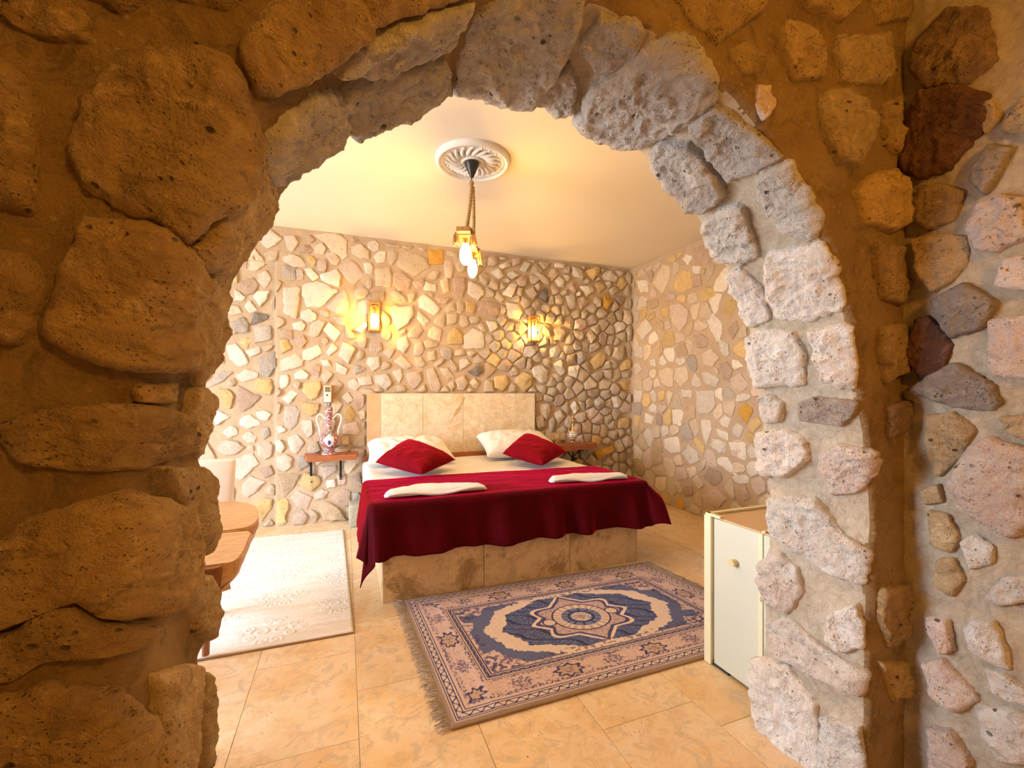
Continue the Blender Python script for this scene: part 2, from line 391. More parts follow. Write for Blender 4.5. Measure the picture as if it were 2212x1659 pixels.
M['rug_edge'] = cloth('taupe_binding', (.36, .26, .18), (.30, .2, .13), 300)
M['fringe'] = cloth('grey_fringe', (.52, .44, .38), (.36, .29, .24), 300)
def glass_m():
    n = N('window_glass'); tr = n.new('ShaderNodeBsdfTransparent'); gl = n.new('ShaderNodeBsdfGlossy'); gl.inputs['Roughness'].default_value = .02
    mx = n.new('ShaderNodeMixShader'); mx.inputs[0].default_value = .06
    n.t.links.new(tr.outputs[0], mx.inputs[1]); n.t.links.new(gl.outputs[0], mx.inputs[2]); n.t.links.new(mx.outputs[0], n.out.inputs[0])
    return n.m
M['glass'] = glass_m()

# ------------------------------------------------------------------ the setting: floor, ceiling
floor = tag(MB().box((XL-.3, YH-.3, -.12), (XR+.3, YB+.3, -.004)).build('floor', M['grout']), 'travertine flagstone floor of bedroom and hall', 'floor', kind='structure')
TW, TL, X0 = .4405, .6, .05
joint_y = {-2: 1.965, -1: 1.74, 0: 2.02, 1: 1.66, 2: 1.447, 3: 1.9, 4: 2.6, 5: 2.3, 6: 2.0, 7: 2.5}
tile_me = None
nx0 = int(math.floor((XL-X0)/TW)); nx1 = int(math.ceil((XR-X0)/TW))
for i in range(nx0, nx1):
    oy = joint_y.get(i, 1.5+.37*((i*5) % 7)/3)
    k0 = int(math.floor((-1.0-oy)/TL)); k1 = int(math.ceil((YB-oy)/TL))
    for k in range(k0, k1):
        if tile_me is None:
            mb = MB().box((-TW/2+.0009, -TL/2+.0009, -.02), (TW/2-.0009, TL/2-.0009, 0), bev=.0008)
            o = mb.build('tile', M['tile'], floor); tile_me = o.data
        else: o = link('tile', tile_me, None, floor)
        o.location = (X0+TW*(i+.5), oy+TL*(k+.5), random.uniform(-.0008, .0004))
ceil = tag(MB().box((XL-.3, YF-.2, ZC), (XR+.3, YB+.3, ZC+.12)).build('ceiling', M['plaster']), 'smooth cream plaster ceiling over the bedroom', 'ceiling', kind='structure')
hall_ceil = tag(MB().box((XL-.3, YH-.3, ZC), (XH+.3, YF-.2, ZC+.12)).build('ceiling', M['plaster']), 'plaster ceiling over the hall in front of the arch', 'ceiling', kind='structure')

# ------------------------------------------------------------------ rubble walls of the bedroom
def clip(poly, nx, ny, d):
    out = []
    for i in range(len(poly)):
        a, b = poly[i], poly[(i+1) % len(poly)]
        da = a[0]*nx+a[1]*ny-d; db = b[0]*nx+b[1]*ny-d
        if da <= 0: out.append(a)
        if da*db < 0:
            t = da/(da-db); out.append((a[0]+(b[0]-a[0])*t, a[1]+(b[1]-a[1])*t))
    return out
def area(p): return .5*sum(p[i][0]*p[(i+1) % len(p)][1]-p[(i+1) % len(p)][0]*p[i][1] for i in range(len(p)))
def inside(p, x, y):
    c = False; n = len(p)
    for i in range(n):
        x1, y1 = p[i]; x2, y2 = p[(i+1) % n]
        if (y1 > y) != (y2 > y) and x < (x2-x1)*(y-y1)/(y2-y1)+x1: c = not c
    return c
def segdist(p, x, y):
    best = 9
    for i in range(len(p)):
        x1, y1 = p[i]; x2, y2 = p[(i+1) % len(p)]; dx, dy = x2-x1, y2-y1; L = dx*dx+dy*dy+1e-12
        t = max(0, min(1, ((x-x1)*dx+(y-y1)*dy)/L)); best = min(best, math.hypot(x-x1-dx*t, y-y1-dy*t))
    return best
def resample(poly, n):
    P = np.array(list(poly)+[poly[0]], float); d = np.r_[0, np.cumsum(np.hypot(*np.diff(P, axis=0).T))]
    t = np.linspace(0, d[-1], n, endpoint=False)
    return np.stack([np.interp(t, d, P[:, 0]), np.interp(t, d, P[:, 1])], 1)
def rubble_stone(poly, to3d, h, mat, parent, name='stone', n=22):
    """an irregular stone bedded in mortar: broken face, chipped arris, skirt sunk in the joint"""
    if area(poly) < 0: poly = poly[::-1]
    B = resample(poly, n); c = B.mean(0); ext = np.hypot(*(B-c).T).mean()
    B = B+rng.normal(0, ext*.035, B.shape)
    # cleaved faces: the lowest of a few tilted planes, softened by a little grain
    K_ = rng.integers(3, 6); th_ = rng.uniform(0, 6.28)+np.arange(K_)*6.28/K_+rng.normal(0, .35, K_)
    pn = np.stack([np.cos(th_), np.sin(th_)], 1)*rng.uniform(.25, 1.0, K_)[:, None]; po_ = rng.uniform(.85, 1.25, K_); off = rng.uniform(0, 60)
    def face_h(q):
        r_ = (q-c)/ext; hh_ = np.minimum.reduce([po_[k]-(r_@pn[k])*.75 for k in range(K_)]); hh_ = np.minimum(hh_, 1.15)
        return hh_+fbm(np.c_[q*1.0, np.full(len(q), off)], 3.2/ext*.35, 3, .55)*.30
    rows = []
    for sc_, hb_, wt in ((1.03, -.014, 0), (1.0, .25, .30), (.93, .10, .82), (.70, 0, 1.0), (.38, 0, 1.0)):
        q = c+(B-c)*sc_
        z = np.full(n, hb_) if wt == 0 else h*(hb_+wt*np.clip(face_h(q), .25, 1.5))
        rows.append(np.c_[q, z])
    V = np.concatenate(rows+[np.array([[c[0], c[1], h*float(np.clip(face_h(c[None])[0], .25, 1.5))]])])
    Fc = []
    for r in range(4):
        for j in range(n): Fc.append((r*n+j, r*n+(j+1) % n, (r+1)*n+(j+1) % n, (r+1)*n+j))
    for j in range(n): Fc.append((4*n+j, 4*n+(j+1) % n, 5*n))
    mb = MB().add([to3d(*v) for v in V], Fc)
    return mb, (mb.build(name, mat, parent, smooth=True) if parent is not None else None)
PALETTE = 'cccccccwwwwwpppptttbgyy'
def fill(domain, marks, holes, rad, gap):
    """random convex cells between the traced stones"""
    x0, z0, x1, z1 = domain; S = []; tries = 0
    while tries < 34000:
        tries += 1
        x, z = rng.uniform(x0, x1), rng.uniform(z0, z1); r = rad(x, z)*rng.uniform(.72, 1.25)
        if any((x-a)**2+(z-b)**2 < (.5*(r+q))**2 for a, b, q in S): continue
        if any(hx0-.01 < x < hx1+.01 and hz0-.01 < z < hz1+.01 for hx0, hz0, hx1, hz1 in holes): continue
        bad = False
        for P, bb in marks:
            if bb[0]-.08 < x < bb[2]+.08 and bb[1]-.08 < z < bb[3]+.08 and (inside(P, x, z) or segdist(P, x, z) < .33*r): bad = True; break
        if not bad: S.append((x, z, r))
    ghosts = []
    for P, bb in marks:
        q = resample(P, 16); c = q.mean(0)
        for a in q:
            d = c-a; L = np.hypot(*d); ghosts.append(tuple(a+d/L*min(.03, L*.6)))
    A = np.array([(a, b) for a, b, _ in S]+ghosts); out = []
    for i, (x, z, r) in enumerate(S):
        poly = [(x0, z0), (x1, z0), (x1, z1), (x0, z1)]
        poly = [(max(x0+.006, min(x1-.006, px)), max(z0+.012, min(z1-.02, pz))) for px, pz in poly]
        poly = clip(clip(clip(clip(poly, 1, 0, x+.17), -1, 0, -x+.17), 0, 1, z+.15), 0, -1, -z+.15)
        d = (A[:, 0]-x)**2+(A[:, 1]-z)**2
        for j in np.argsort(d)[1:30]:
            ax, az = A[j]; nx, nz = ax-x, az-z; L = math.hypot(nx, nz); nx /= L; nz /= L
            poly = clip(poly, nx, nz, nx*x+nz*z+L/2-gap(x, z)*rng.uniform(.5, 1.8))
            if len(poly) < 3: break
        if len(poly) < 3 or abs(area(poly)) < .0011: continue
        for hx0, hz0, hx1, hz1 in holes:
            if hx0 < x < hx1 and hz0 < z < hz1: poly = []
            elif hz0 < z < hz1 and x < hx0: poly = clip(poly, 1, 0, hx0-.008)
            elif hz0 < z < hz1 and x > hx1: poly = clip(poly, -1, 0, -hx1-.008)
            elif hx0 < x < hx1 and z > hz1: poly = clip(poly, 0, -1, -hz1-.008)
            elif hx0 < x < hx1 and z < hz0: poly = clip(poly, 0, 1, hz0-.008)
            if len(poly) < 3: break
        if len(poly) >= 3 and abs(area(poly)) > .0009: out.append(poly)
    return out
def parse(txt, ox, oy, s, plane):
    res = []
    for line in txt.strip().splitlines():
        f = line.split(); col = f[0]; pts = []
        for a in f[1:]:
            x, y = map(float, a.split(',')); X, Y, Z = plane(ox+x/s, oy+y/s)
            pts.append((X, Z) if plane is PB else (Y, Z))
        res.append((col, pts))
    return res
PB = lambda px, py: onY(px, py, YB-.02)
PR = lambda px, py: onX(px, py, XR-.01)
A1 = """w 520,40 600,90 640,125 590,170 525,200 460,140
p 650,100 730,100 770,160 715,230 680,200
b 800,100 850,95 895,140 860,155
b 780,170 840,170 875,215 845,240 780,225
c 870,85 1060,80 1140,130 1145,260 1110,290 1040,240 960,150
p 885,185 945,155 980,200 960,245 900,240
p 970,240 1040,225 1085,290 1060,330 1010,310
c 1170,190 1240,160 1310,220 1310,280 1240,275 1175,235
w 1300,150 1350,135 1390,165 1380,215 1335,220 1300,190
w 1345,260 1390,220 1440,225 1435,300 1375,315
c 1455,220 1500,205 1535,240 1510,300 1490,330 1450,300
c 1530,290 1590,225 1680,240 1740,270 1775,340 1720,380 1650,420 1600,380 1520,330
o 1770,210 1880,205 1885,320 1775,322
p 1890,290 1950,285 1965,370 1950,430 1900,430
w 1265,310 1320,305 1340,340 1330,400 1285,390
c 1360,350 1470,340 1485,420 1480,500 1360,490
p 1075,340 1170,290 1225,330 1280,410 1190,480 1120,420
y 825,260 870,255 905,305 880,340 830,290
p 640,260 720,240 780,270 830,340 730,345 650,300
p 910,290 975,285 985,340 970,385 915,365
w 810,355 860,350 925,420 880,455 830,400
g 640,325 740,345 740,440 680,450 640,420
g 745,360 800,365 800,440 750,440
w 930,400 1060,360 1090,400 1080,500 1000,470 940,440
b 1490,400 1560,370 1640,450 1620,520 1540,530 1495,460
s 650,500 780,500 770,600 750,740 650,700 645,600
w 800,480 920,450 1000,490 1075,530 940,650 830,650 795,560
p 980,650 1060,570 1120,510 1150,600 1150,690 1060,700
b 1740,420 1730,520 1680,510 1640,460
w 1745,455 1825,480 1830,530 1725,520
c 1860,440 1920,430 1930,530 1890,550
b 1960,430 2050,420 2050,520 2030,580 1970,530
w 2080,450 2160,480 2200,550 2150,600 2075,550
c 1480,530 1530,525 1605,600 1580,620 1485,610
w 1475,650 1640,645 1660,700 1600,790 1530,830 1490,740
w 1690,580 1740,550 1860,660 1820,720 1700,650
w 1690,680 1780,760 1740,800 1680,740
b 1820,580 1940,580 1900,630 1850,625
w 780,690 850,665 905,710 900,760 840,770 780,740
w 955,830 1000,770 1090,850 1045,920
c 865,770 930,750 970,770 920,870 895,885 840,865
w 710,780 790,760 820,790 800,835 730,820
d 385,790 415,680 530,710 510,740
g 410,790 545,790 550,890 510,910 425,925
g 240,760 330,715 375,780 370,840 260,850
w 330,640 380,590 440,670 380,690
w 405,560 440,520 535,515 510,590 460,640
b 300,450 400,410 450,470 420,530 360,555 320,510
p 450,380 510,355 550,420 500,500 440,440
w 260,500 350,570 330,595 265,595
y 215,400 280,350 285,460 240,440
w 190,950 270,930 340,1000 370,1080 300,1115 220,1050
y 290,920 350,880 390,900 360,960
w 340,990 450,950 470,1000 380,1035
g 445,1040 585,990 590,1100 530,1195 460,1170
g 60,1240 150,1140 250,1150 160,1230 50,1275
w 270,1180 340,1130 445,1155 440,1200 310,1230
y 435,1200 545,1210 560,1270 540,1335 410,1300
b 290,1260 370,1300 470,1350 400,1420 300,1470 270,1380
y 615,900 680,905 715,970 640,1010
s 620,1065 750,1010 800,1060 800,1110 630,1150
b 620,830 720,830 720,905 640,890
b 740,870 800,870 830,920 790,970 745,940
w 795,990 920,940 950,1010 860,1065 800,1060
w 1075,1030 1110,920 1210,970 1150,1090
w 980,1000 1020,930 1070,970 1040,1000 1000,1030
w 1055,1080 1145,1130 1130,1180 1060,1150
w 930,1060 990,1060 1020,1110 960,1110
b 860,1110 900,1090 940,1110 920,1200 870,1170
s 950,1170 1000,1145 1035,1170 980,1240 945,1200
w 730,1170 790,1130 850,1180 830,1210 740,1210
w 620,1180 680,1170 690,1220 640,1285
w 635,1360 710,1295 760,1320 690,1400
y 800,1240 940,1225 940,1290 910,1350 860,1370 800,1310
w 1300,1040 1390,1035 1395,1110 1340,1150 1290,1080
g 1190,1100 1250,1110 1290,1130 1200,1175
p 1310,930 1400,925 1420,980 1370,1010 1320,990
p 1415,1000 1490,960 1520,970 1470,1050
w 1530,900 1600,880 1620,950 1580,1010 1530,980
b 1610,850 1700,780 1730,840 1690,890 1620,890
p 1560,1020 1650,1110 1600,1140 1500,1070
w 1490,1150 1560,1130 1570,1190 1545,1240
w 1355,1180 1450,1165 1490,1240 1440,1295 1360,1230
p 1220,1200 1320,1180 1340,1250 1230,1260
p 1150,1230 1200,1200 1245,1260 1210,1300 1155,1275
p 1600,1160 1710,1150 1720,1220 1660,1290 1610,1230
p 1755,1130 1810,1120 1870,1260 1850,1310 1790,1290
c 1850,1130 1910,1115 1970,1200 1920,1210
d 2070,1155 2160,1095 2200,1140 2140,1190
w 2010,1060 2060,1045 2095,1090 2010,1145
y 1920,860 1980,810 2030,860 2030,940 1920,940
w 2045,880 2120,810 2200,860 2200,970 2045,970
c 1760,1000 1820,990 1830,1060 1770,1070
c 1980,1210 2050,1180 2070,1240 2040,1300 1990,1290
c 2080,1240 2120,1200 2160,1250 2140,1285
y 2060,600 2140,610 2120,710 2060,680
w 1195,830 1290,760 1300,800 1250,850"""
A2 = """w 630,30 680,60 670,120 620,150 600,90
g 640,290 720,275 770,340 740,430 690,480 640,400
y 775,255 925,270 900,340 860,370 790,330
w 780,400 860,400 870,500 830,540 780,460
w 1090,210 1150,170 1190,240 1150,265
b 1190,220 1270,190 1280,280 1230,320
y 1120,310 1160,280 1215,360 1170,400 1120,380
p 1110,430 1220,410 1245,480 1220,510 1110,510
c 1230,330 1280,320 1290,380 1250,400
w 660,540 740,510 805,580 730,670 690,640
w 560,570 610,550 650,610 620,660 565,630
w 565,455 620,440 660,480 600,505
p 580,690 660,665 710,700 690,780 640,805 585,780
g 740,690 800,680 840,750 760,800
t 585,840 680,820 770,830 700,960 640,1010
y 810,810 930,850 925,900 860,970 760,910
p 920,770 1060,760 1060,800 960,870
w 975,880 1045,870 1050,930 980,940
p 1060,830 1130,840 1130,910 1070,920
p 880,990 940,950 990,970 960,1020 885,1030
b 1010,1020 1100,945 1165,960 1165,1070 1120,1090 1050,1060
p 690,1020 740,960 865,1010 820,1110 740,1080
y 580,1030 670,1025 680,1090 650,1150 650,1220 580,1240
t 900,1080 960,1040 1080,1100 1140,1200 960,1190
p 710,1130 780,1110 830,1170 800,1230 710,1230
g 1180,980 1230,970 1260,1030 1190,1060
b 1160,850 1240,810 1265,930 1190,920
w 270,400 350,350 440,420 430,440 330,470 280,440
w 400,335 480,320 530,350 500,405 430,390
w 130,500 200,440 250,460 260,520 190,545
p 290,530 350,490 415,530 400,580 340,590
g 440,470 500,455 520,520 470,555
p 85,640 130,565 240,565 320,620 240,680 150,680
p 415,590 500,570 545,600 530,690 480,720 420,680
w 200,730 385,660 430,750 280,885 220,860
b 430,800 520,760 550,830 480,870
p 290,930 360,850 480,900 400,980 330,1030 290,990
y 390,1060 460,1030 540,1040 530,1120 450,1220 400,1130
y 90,150 180,150 230,200 200,310 150,300"""
A3 = """d 535,470 590,395 610,420 605,510
w 310,510 400,515 430,590 400,630 330,620
w 280,450 345,370 390,380 350,470
w 260,240 330,215 345,250 280,270
w 410,270 450,210 485,230 450,290
w 660,225 735,235 720,260 665,255
w 780,250 850,270 860,350 790,320
y 880,280 960,250 985,290 930,350
w 1010,290 1060,280 1110,330 1090,365 1000,340
b 350,200 420,190 400,240 360,250
w 200,290 250,260 300,320 260,345
w 315,300 350,280 410,310 350,345
b 385,340 450,305 460,350 440,400 400,390
c 600,320 640,265 690,300 640,360
w 660,350 690,325 730,350 720,400 690,395
b 740,390 780,360 830,400 800,445
w 835,390 930,390 940,430 890,465
y 945,380 990,350 1020,400 980,440
b 820,480 850,465 910,500 850,560
o 1000,520 1025,435 1065,500 1030,570
w 735,460 800,450 810,550 770,560
b 1120,460 1090,470 1130,530 1160,480
c 440,420 500,400 530,450 500,490
b 130,500 230,500 270,540 240,620 115,570
c 1085,830 1140,820 1155,860 1130,930 1070,900
y 910,930 980,865 1025,880 1000,960 950,990
y 230,1040 310,1030 330,1080 300,1145 225,1120
y 370,1060 430,1005 500,1040 490,1100 440,1155
w 500,970 560,955 610,1000 600,1070 570,1095 505,1040
w 620,840 680,820 705,850 680,900 630,900
c 650,700 700,680 740,730 710,790 660,780
w 650,950 700,920 730,1010 700,1035
c 880,740 920,710 945,760 920,800
y 1120,1080 1200,1060 1200,1130 1150,1140
y 1115,1340 1190,1335 1180,1410 1120,1410
o 930,1580 1070,1530 1085,1570 960,1635
w 170,640 240,650 250,690 200,720
c 540,1240 620,1230 630,1290 600,1355 560,1320
c 660,1300 700,1280 720,1330 680,1400
t 510,1330 570,1310 585,1390 540,1430
w 770,1250 800,1215 835,1270 800,1305"""
R1 = """w 1240,710 1310,620 1360,690 1320,740 1285,780
y 1320,600 1370,570 1375,610 1330,650
y 1420,545 1475,540 1465,620 1430,610
p 1480,530 1560,515 1615,570 1600,650 1550,720 1500,650
c 1360,370 1430,235 1480,250 1480,330 1430,450
y 1490,400 1560,270 1630,290 1640,400 1560,440
b 1640,130 1740,90 1780,180 1740,250 1660,200
w 1570,200 1600,160 1645,180 1610,240
w 1640,250 1700,245 1700,300 1645,300
b 1640,310 1700,310 1710,390 1650,400
c 1725,350 1760,250 1800,240 1800,280 1750,360
y 1870,500 1940,480 1960,530 1910,630 1880,610
b 1890,700 1960,630 1970,700 1930,780
b 1645,750 1700,730 1755,770 1740,830 1680,840
y 1930,840 2000,780 2050,820 2030,910 1960,890
b 1830,950 1890,930 1930,1000 1910,1080 1860,1060
w 1710,1010 1770,1010 1840,1060 1810,1120 1730,1090
p 1910,1060 1980,1010 2050,1100 1990,1150 1930,1120
c 1710,880 1770,835 1840,900 1780,970 1720,950
c 1520,980 1600,970 1615,1060 1560,1115 1510,1060
c 1400,1000 1460,970 1505,990 1500,1120 1420,1090
w 1665,1140 1790,1140 1810,1240 1760,1310 1680,1300
w 1560,1130 1640,1140 1640,1190 1570,1190
o 1965,1290 2010,1230 2080,1270 2030,1385
y 2035,1390 2110,1320 2140,1380 2080,1440
w 1930,1400 1970,1370 2010,1410 1980,1480 1930,1460
w 1700,1350 1770,1350 1780,1420 1740,1530 1710,1450
w 1440,1490 1540,1470 1560,1580 1490,1590 1440,1550
w 1810,1410 1900,1440 1900,1500 1830,1470
p 1900,1520 1980,1490 2030,1530 2000,1640 1920,1600
w 1780,1480 1880,1510 1880,1590 1790,1550
b 1580,1550 1650,1560 1680,1640 1600,1640
w 1300,1300 1370,1330 1350,1380 1300,1370
w 1240,350 1320,350 1330,430 1270,440
w 1220,960 1250,930 1280,990 1240,1035
w 1340,920 1380,910 1380,970 1340,960
y 1395,1150 1450,1130 1440,1210 1400,1220"""
R2 = """b 150,440 190,440 190,480 155,485
o 115,510 135,485 160,530 140,550
b 235,400 260,360 310,380 320,420 280,440
b 390,450 420,440 440,490 410,510
p 235,480 290,450 340,500 300,535 250,520
w 145,300 170,260 210,290 220,330 180,350
w 265,260 300,235 335,270 310,300
w 345,250 420,250 420,330 370,310"""
marks_b = parse(A1, 430, 480, 3.568, PB)+parse(A2, 440, 800, 3.687, PB)+parse(A3, 1000, 500, 3.318, PB)
marks_r = parse(R1, 1000, 500, 3.318, PR)+parse(R2, 1400, 830, 2.0, PR)
def with_bb(ms): return [(p, (min(a for a, _ in p), min(b for _, b in p), max(a for a, _ in p), max(b for _, b in p))) for _, p in ms]
REC_X, REC_Z, REC_D = -.63, 2.58, .055
def back3d(x, z, h):
    return (x, YB+(REC_D if (x < REC_X and z < REC_Z) else 0)-h, z)
def right3d(y, z, h): return (XR-h, y, z)
# mortar faces: relief grids with real thickness behind
def relief_wall(name, x0, x1, z0, z1, step, fn, mat, label, th, axis, amp=.006):
    nx = int((x1-x0)/step)+1; nz = int((z1-z0)/step)+1
    xs = np.linspace(x0, x1, nx)
    if axis == 'y': xs = np.sort(np.r_[xs[np.abs(xs-REC_X) > .006], REC_X-.003, REC_X, REC_X+.001])
    nx = len(xs); X, Z = np.meshgrid(xs, np.linspace(z0, z1, nz), indexing='ij')
    P = np.zeros((nx, nz, 3)); H = fbm(np.stack([X, Z, X*0+1.7], -1), 7, 5, .55)*amp*2
    fn(P, X, Z, H)
    o = gridmesh(name, P, mat)
    return tag(o, label, 'wall', kind='structure')
def fb(P, X, Z, H):
    rec = 1/(1+np.exp(-np.clip((REC_X-.0005-X)/.0003, -40, 40)))/(1+np.exp(-np.clip((Z-REC_Z)/-.004, -40, 40)))
    P[..., 0] = X; P[..., 1] = YB+REC_D*rec-H-.035*np.exp(-np.clip(XR-X, 0, 9)/.025); P[..., 2] = Z
wall_back = relief_wall('wall_back', XL, XR+.02, -.02, ZC+.01, .02, fb, M['mortar'], 'long rubble stone wall behind the bed, set in sandy mortar', .2, 'y')
def fr(P, X, Z, H):
    P[..., 0] = XR-H*.8-.035*np.exp(-np.clip(YB-X, 0, 9)/.025); P[..., 1] = X; P[..., 2] = Z
wall_right = relief_wall('wall_right', YF-.1, YB+.02, -.02, ZC+.01, .025, fr, M['mortar'], 'rubble stone side wall beyond the bed, right of the corner', .2, 'x')
for p in wall_right.data.polygons: pass
MB().box((XL-.2, YB+.07, -.1), (XR+.25, YB+.3, ZC+.1)).build('masonry_core', M['mortar'], wall_back)
MB().box((XR+.02, YF-.1, -.1), (XR+.25, YB+.3, ZC+.1)).build('masonry_core', M['mortar'], wall_right)
# a bright arris down the edge of the recess
holes_b = [(.20, .35, 2.12, 1.31), (REC_X-.004, 0, REC_X+.004, REC_Z)]
gap_b = lambda x, z: .011 if x < 1.4 else .008
cells = fill((-3.35, 0.0, XR-.03, ZC-.03), with_bb(marks_b), holes_b, lambda x, z: .165 if x < -.1 else (.15 if x < 1.2 else .122), gap_b)
def is_view(p):
    c = np.mean(np.array(p), 0); return c[0] > -1.35
def colpick(x, z):
    k = PALETTE[rng.integers(len(PALETTE))]
    return k
todo = []
for col, p in marks_b: todo.append((p, {'s': 'p'}.get(col, col), True))
for p in cells: todo.append((p, colpick(*p[0]), False))
def hgt_b(x):
    return .024+.024*max(0, min(1, (x-.9)/1.3))
todo.sort(key=lambda t: (-t[2], np.mean(np.array(t[0]), 0)[0] < -1.45, -abs(area(t[0]))))
M['st_s'] = rock_mat('tuff_salmon', (.76, .52, .40), (.66, .42, .32), (.3, .18, .12), 1.6, 1.0)
# the pieces that can be picked apart
def place(todo, to3d, parent, hfun, cap=298):
    rest = MB(); n = 0
    for p, col, lm in todo:
        cx = np.mean([a for a, _ in p]); hh = hfun(cx)*rng.uniform(.7, 1.35)
        seg = 24 if abs(area(p)) > .008 else 16
        if n < cap:
            rubble_stone(p, to3d, hh, M['st_'+col], parent, n=seg); n += 1
        else:
            mb, _ = rubble_stone(p, to3d, hh, M['st_c'], None, n=12); rest.add(mb.V, mb.F)
    if rest.V:
        o = rest.build('stone_infill', M['st_c'], parent, smooth=True); o['kind'] = 'stuff'
place(todo, back3d, wall_back, hgt_b)
cells_r = fill((2.55, 0.0, YB-.04, ZC-.03), with_bb(marks_r), [], lambda x, z: .17, lambda x, z: .009)
todo_r = [(p, c, True) for c, p in marks_r]+[(p, colpick(*p[0]), False) for p in cells_r]
place(todo_r, right3d, wall_right, lambda y: .016)

# left wall of the bedroom with an assumed window, unseen, placed by the daylight's direction
wl = MB()
wl.box((XL-.3, YF-.1, -.1), (XL, WIN[0], ZC+.02)); wl.box((XL-.3, WIN[1], -.1), (XL, YB+.3, ZC+.02))
wl.box((XL-.3, WIN[0], WIN[3]), (XL, WIN[1], ZC+.02)); wl.box((XL-.3, WIN[0], -.1), (XL, WIN[1], WIN[2]))
wall_left = tag(wl.build('wall_left', M['mortar']), 'plastered wall with the assumed tall window that lights the bedroom', 'wall', kind='structure')
wf = MB(); y0, y1, z0, z1 = WIN
for a, b in (((XL-.2, y0, z0), (XL-.14, y0+.06, z1)), ((XL-.2, y1-.06, z0), (XL-.14, y1, z1)), ((XL-.2, y0, z0), (XL-.14, y1, z0+.06)), ((XL-.2, y0, z1-.06), (XL-.14, y1, z1)), ((XL-.2, (y0+y1)/2-.03, z0), (XL-.14, (y0+y1)/2+.03, z1))):
    wf.box(a, b)
win = tag(wf.build('assumed_window', M['white_paint']), 'assumed white framed tall window in the left bedroom wall, out of view', 'window', kind='structure')
for a, b in ((y0+.06, (y0+y1)/2-.03), ((y0+y1)/2+.03, y1-.06)):
    MB().box((XL-.172, a, z0+.06), (XL-.168, b, z1-.06)).build('pane', M['glass'], win)

# ------------------------------------------------------------------ the arch wall
OUT = [(1.50, -.12), (1.515, .2), (1.52, .6), (1.545, .82), (1.54, 1.0), (1.52, 1.12), (1.485, 1.27), (1.465, 1.42), (1.435, 1.56), (1.37, 1.70), (1.28, 1.83), (1.16, 1.95), (1.04, 2.05),
       (.92, 2.12), (.78, 2.175), (.62, 2.20), (.45, 2.195), (.30, 2.16), (.18, 2.085), (.07, 2.02), (-.01, 1.95), (-.07, 1.87), (-.125, 1.78), (-.16, 1.69), (-.205, 1.60), (-.25, 1.50), (-.272, 1.39), (-.29, 1.27),
       (-.297, 1.15), (-.295, .95), (-.295, .7), (-.30, .4), (-.295, .1), (-.295, -.12)]
def chaikin(P, k=2):
    P = np.array(P, float)
    for _ in range(k):
        Q = .75*P[:-1]+.25*P[1:]; R = .25*P[:-1]+.75*P[1:]
        P = np.concatenate([P[:1], np.stack([Q, R], 1).reshape(-1, 2), P[-1:]])
    return P
oc = chaikin(OUT); dd = np.r_[0, np.cumsum(np.hypot(*np.diff(oc, axis=0).T))]; SL = dd[-1]
def outline(s):
    s = np.clip(s, 0, SL); p = np.stack([np.interp(s, dd, oc[:, 0]), np.interp(s, dd, oc[:, 1])], -1)
    e = .05; a = np.clip(s-e, 0, SL); b = np.clip(s+e, 0, SL)
    t = np.stack([np.interp(b, dd, oc[:, 0])-np.interp(a, dd, oc[:, 0]), np.interp(b, dd, oc[:, 1])-np.interp(a, dd, oc[:, 1])], -1)
    t /= np.linalg.norm(t, axis=-1, keepdims=True)+1e-9
    return p, np.stack([t[..., 1], -t[..., 0]], -1)      # outward (away from the opening)
TH = YF-YN; BACKSET = .022
def surf(s, wv, h=0.0):
    """point on the wall's skin: wv<0 on the hall face, 0..TH through the reveal, >TH on the bedroom face"""
    s = np.asarray(s, float); wv = np.asarray(wv, float); p, n = outline(s)
    R = np.where(p[..., 0] < .4, .05, .022)
    mid = wv > TH/2; wm = np.where(mid, TH-wv, wv)       # mirror
    a = np.clip((wm+R)/(2*R), 0, 1)*math.pi/2
    u = np.where(wm < -R, -wm, R*(1-np.sin(a))); y = np.where(wm > R, wm, R*(1-np.cos(a))); y = np.where(wm < -R, 0, y)
    nu = -np.sin(a); ny = -np.cos(a)
    y = np.where(mid, TH-y, y); ny = np.where(mid, -ny, ny)
    u = u+BACKSET+nu*h; y = y+ny*h
    return np.stack([p[..., 0]+n[..., 0]*u, YN+y, p[..., 1]+n[..., 1]*u], -1), np.stack([n[..., 0]*nu, ny, n[..., 1]*nu], -1)
_ss = np.linspace(0, SL, 1400); _op, _on = outline(_ss); _poly = [tuple(q) for q in _op[::8]]
def px_sw(px, py):
    """where the sight line of a pixel of the photograph meets the wall's skin"""
    r = ray(px, py)
    def at(Y): t = Y/r[1]; return r[0]*t, EYE+r[2]*t
    x, z = at(YN)
    d = np.hypot(_op[:, 0]-x, _op[:, 1]-z); k = int(d.argmin())
    if not inside(_poly, x, z): return _ss[k], -d[k]
    lo = YN
    for Y in np.linspace(YN, YF+.05, 60):
        x, z = at(Y)
        if not inside(_poly, x, z):
            d = np.hypot(_op[:, 0]-x, _op[:, 1]-z); return _ss[int(d.argmin())], Y-YN
    d = np.hypot(_op[:, 0]-x, _op[:, 1]-z); return _ss[int(d.argmin())], TH+.03
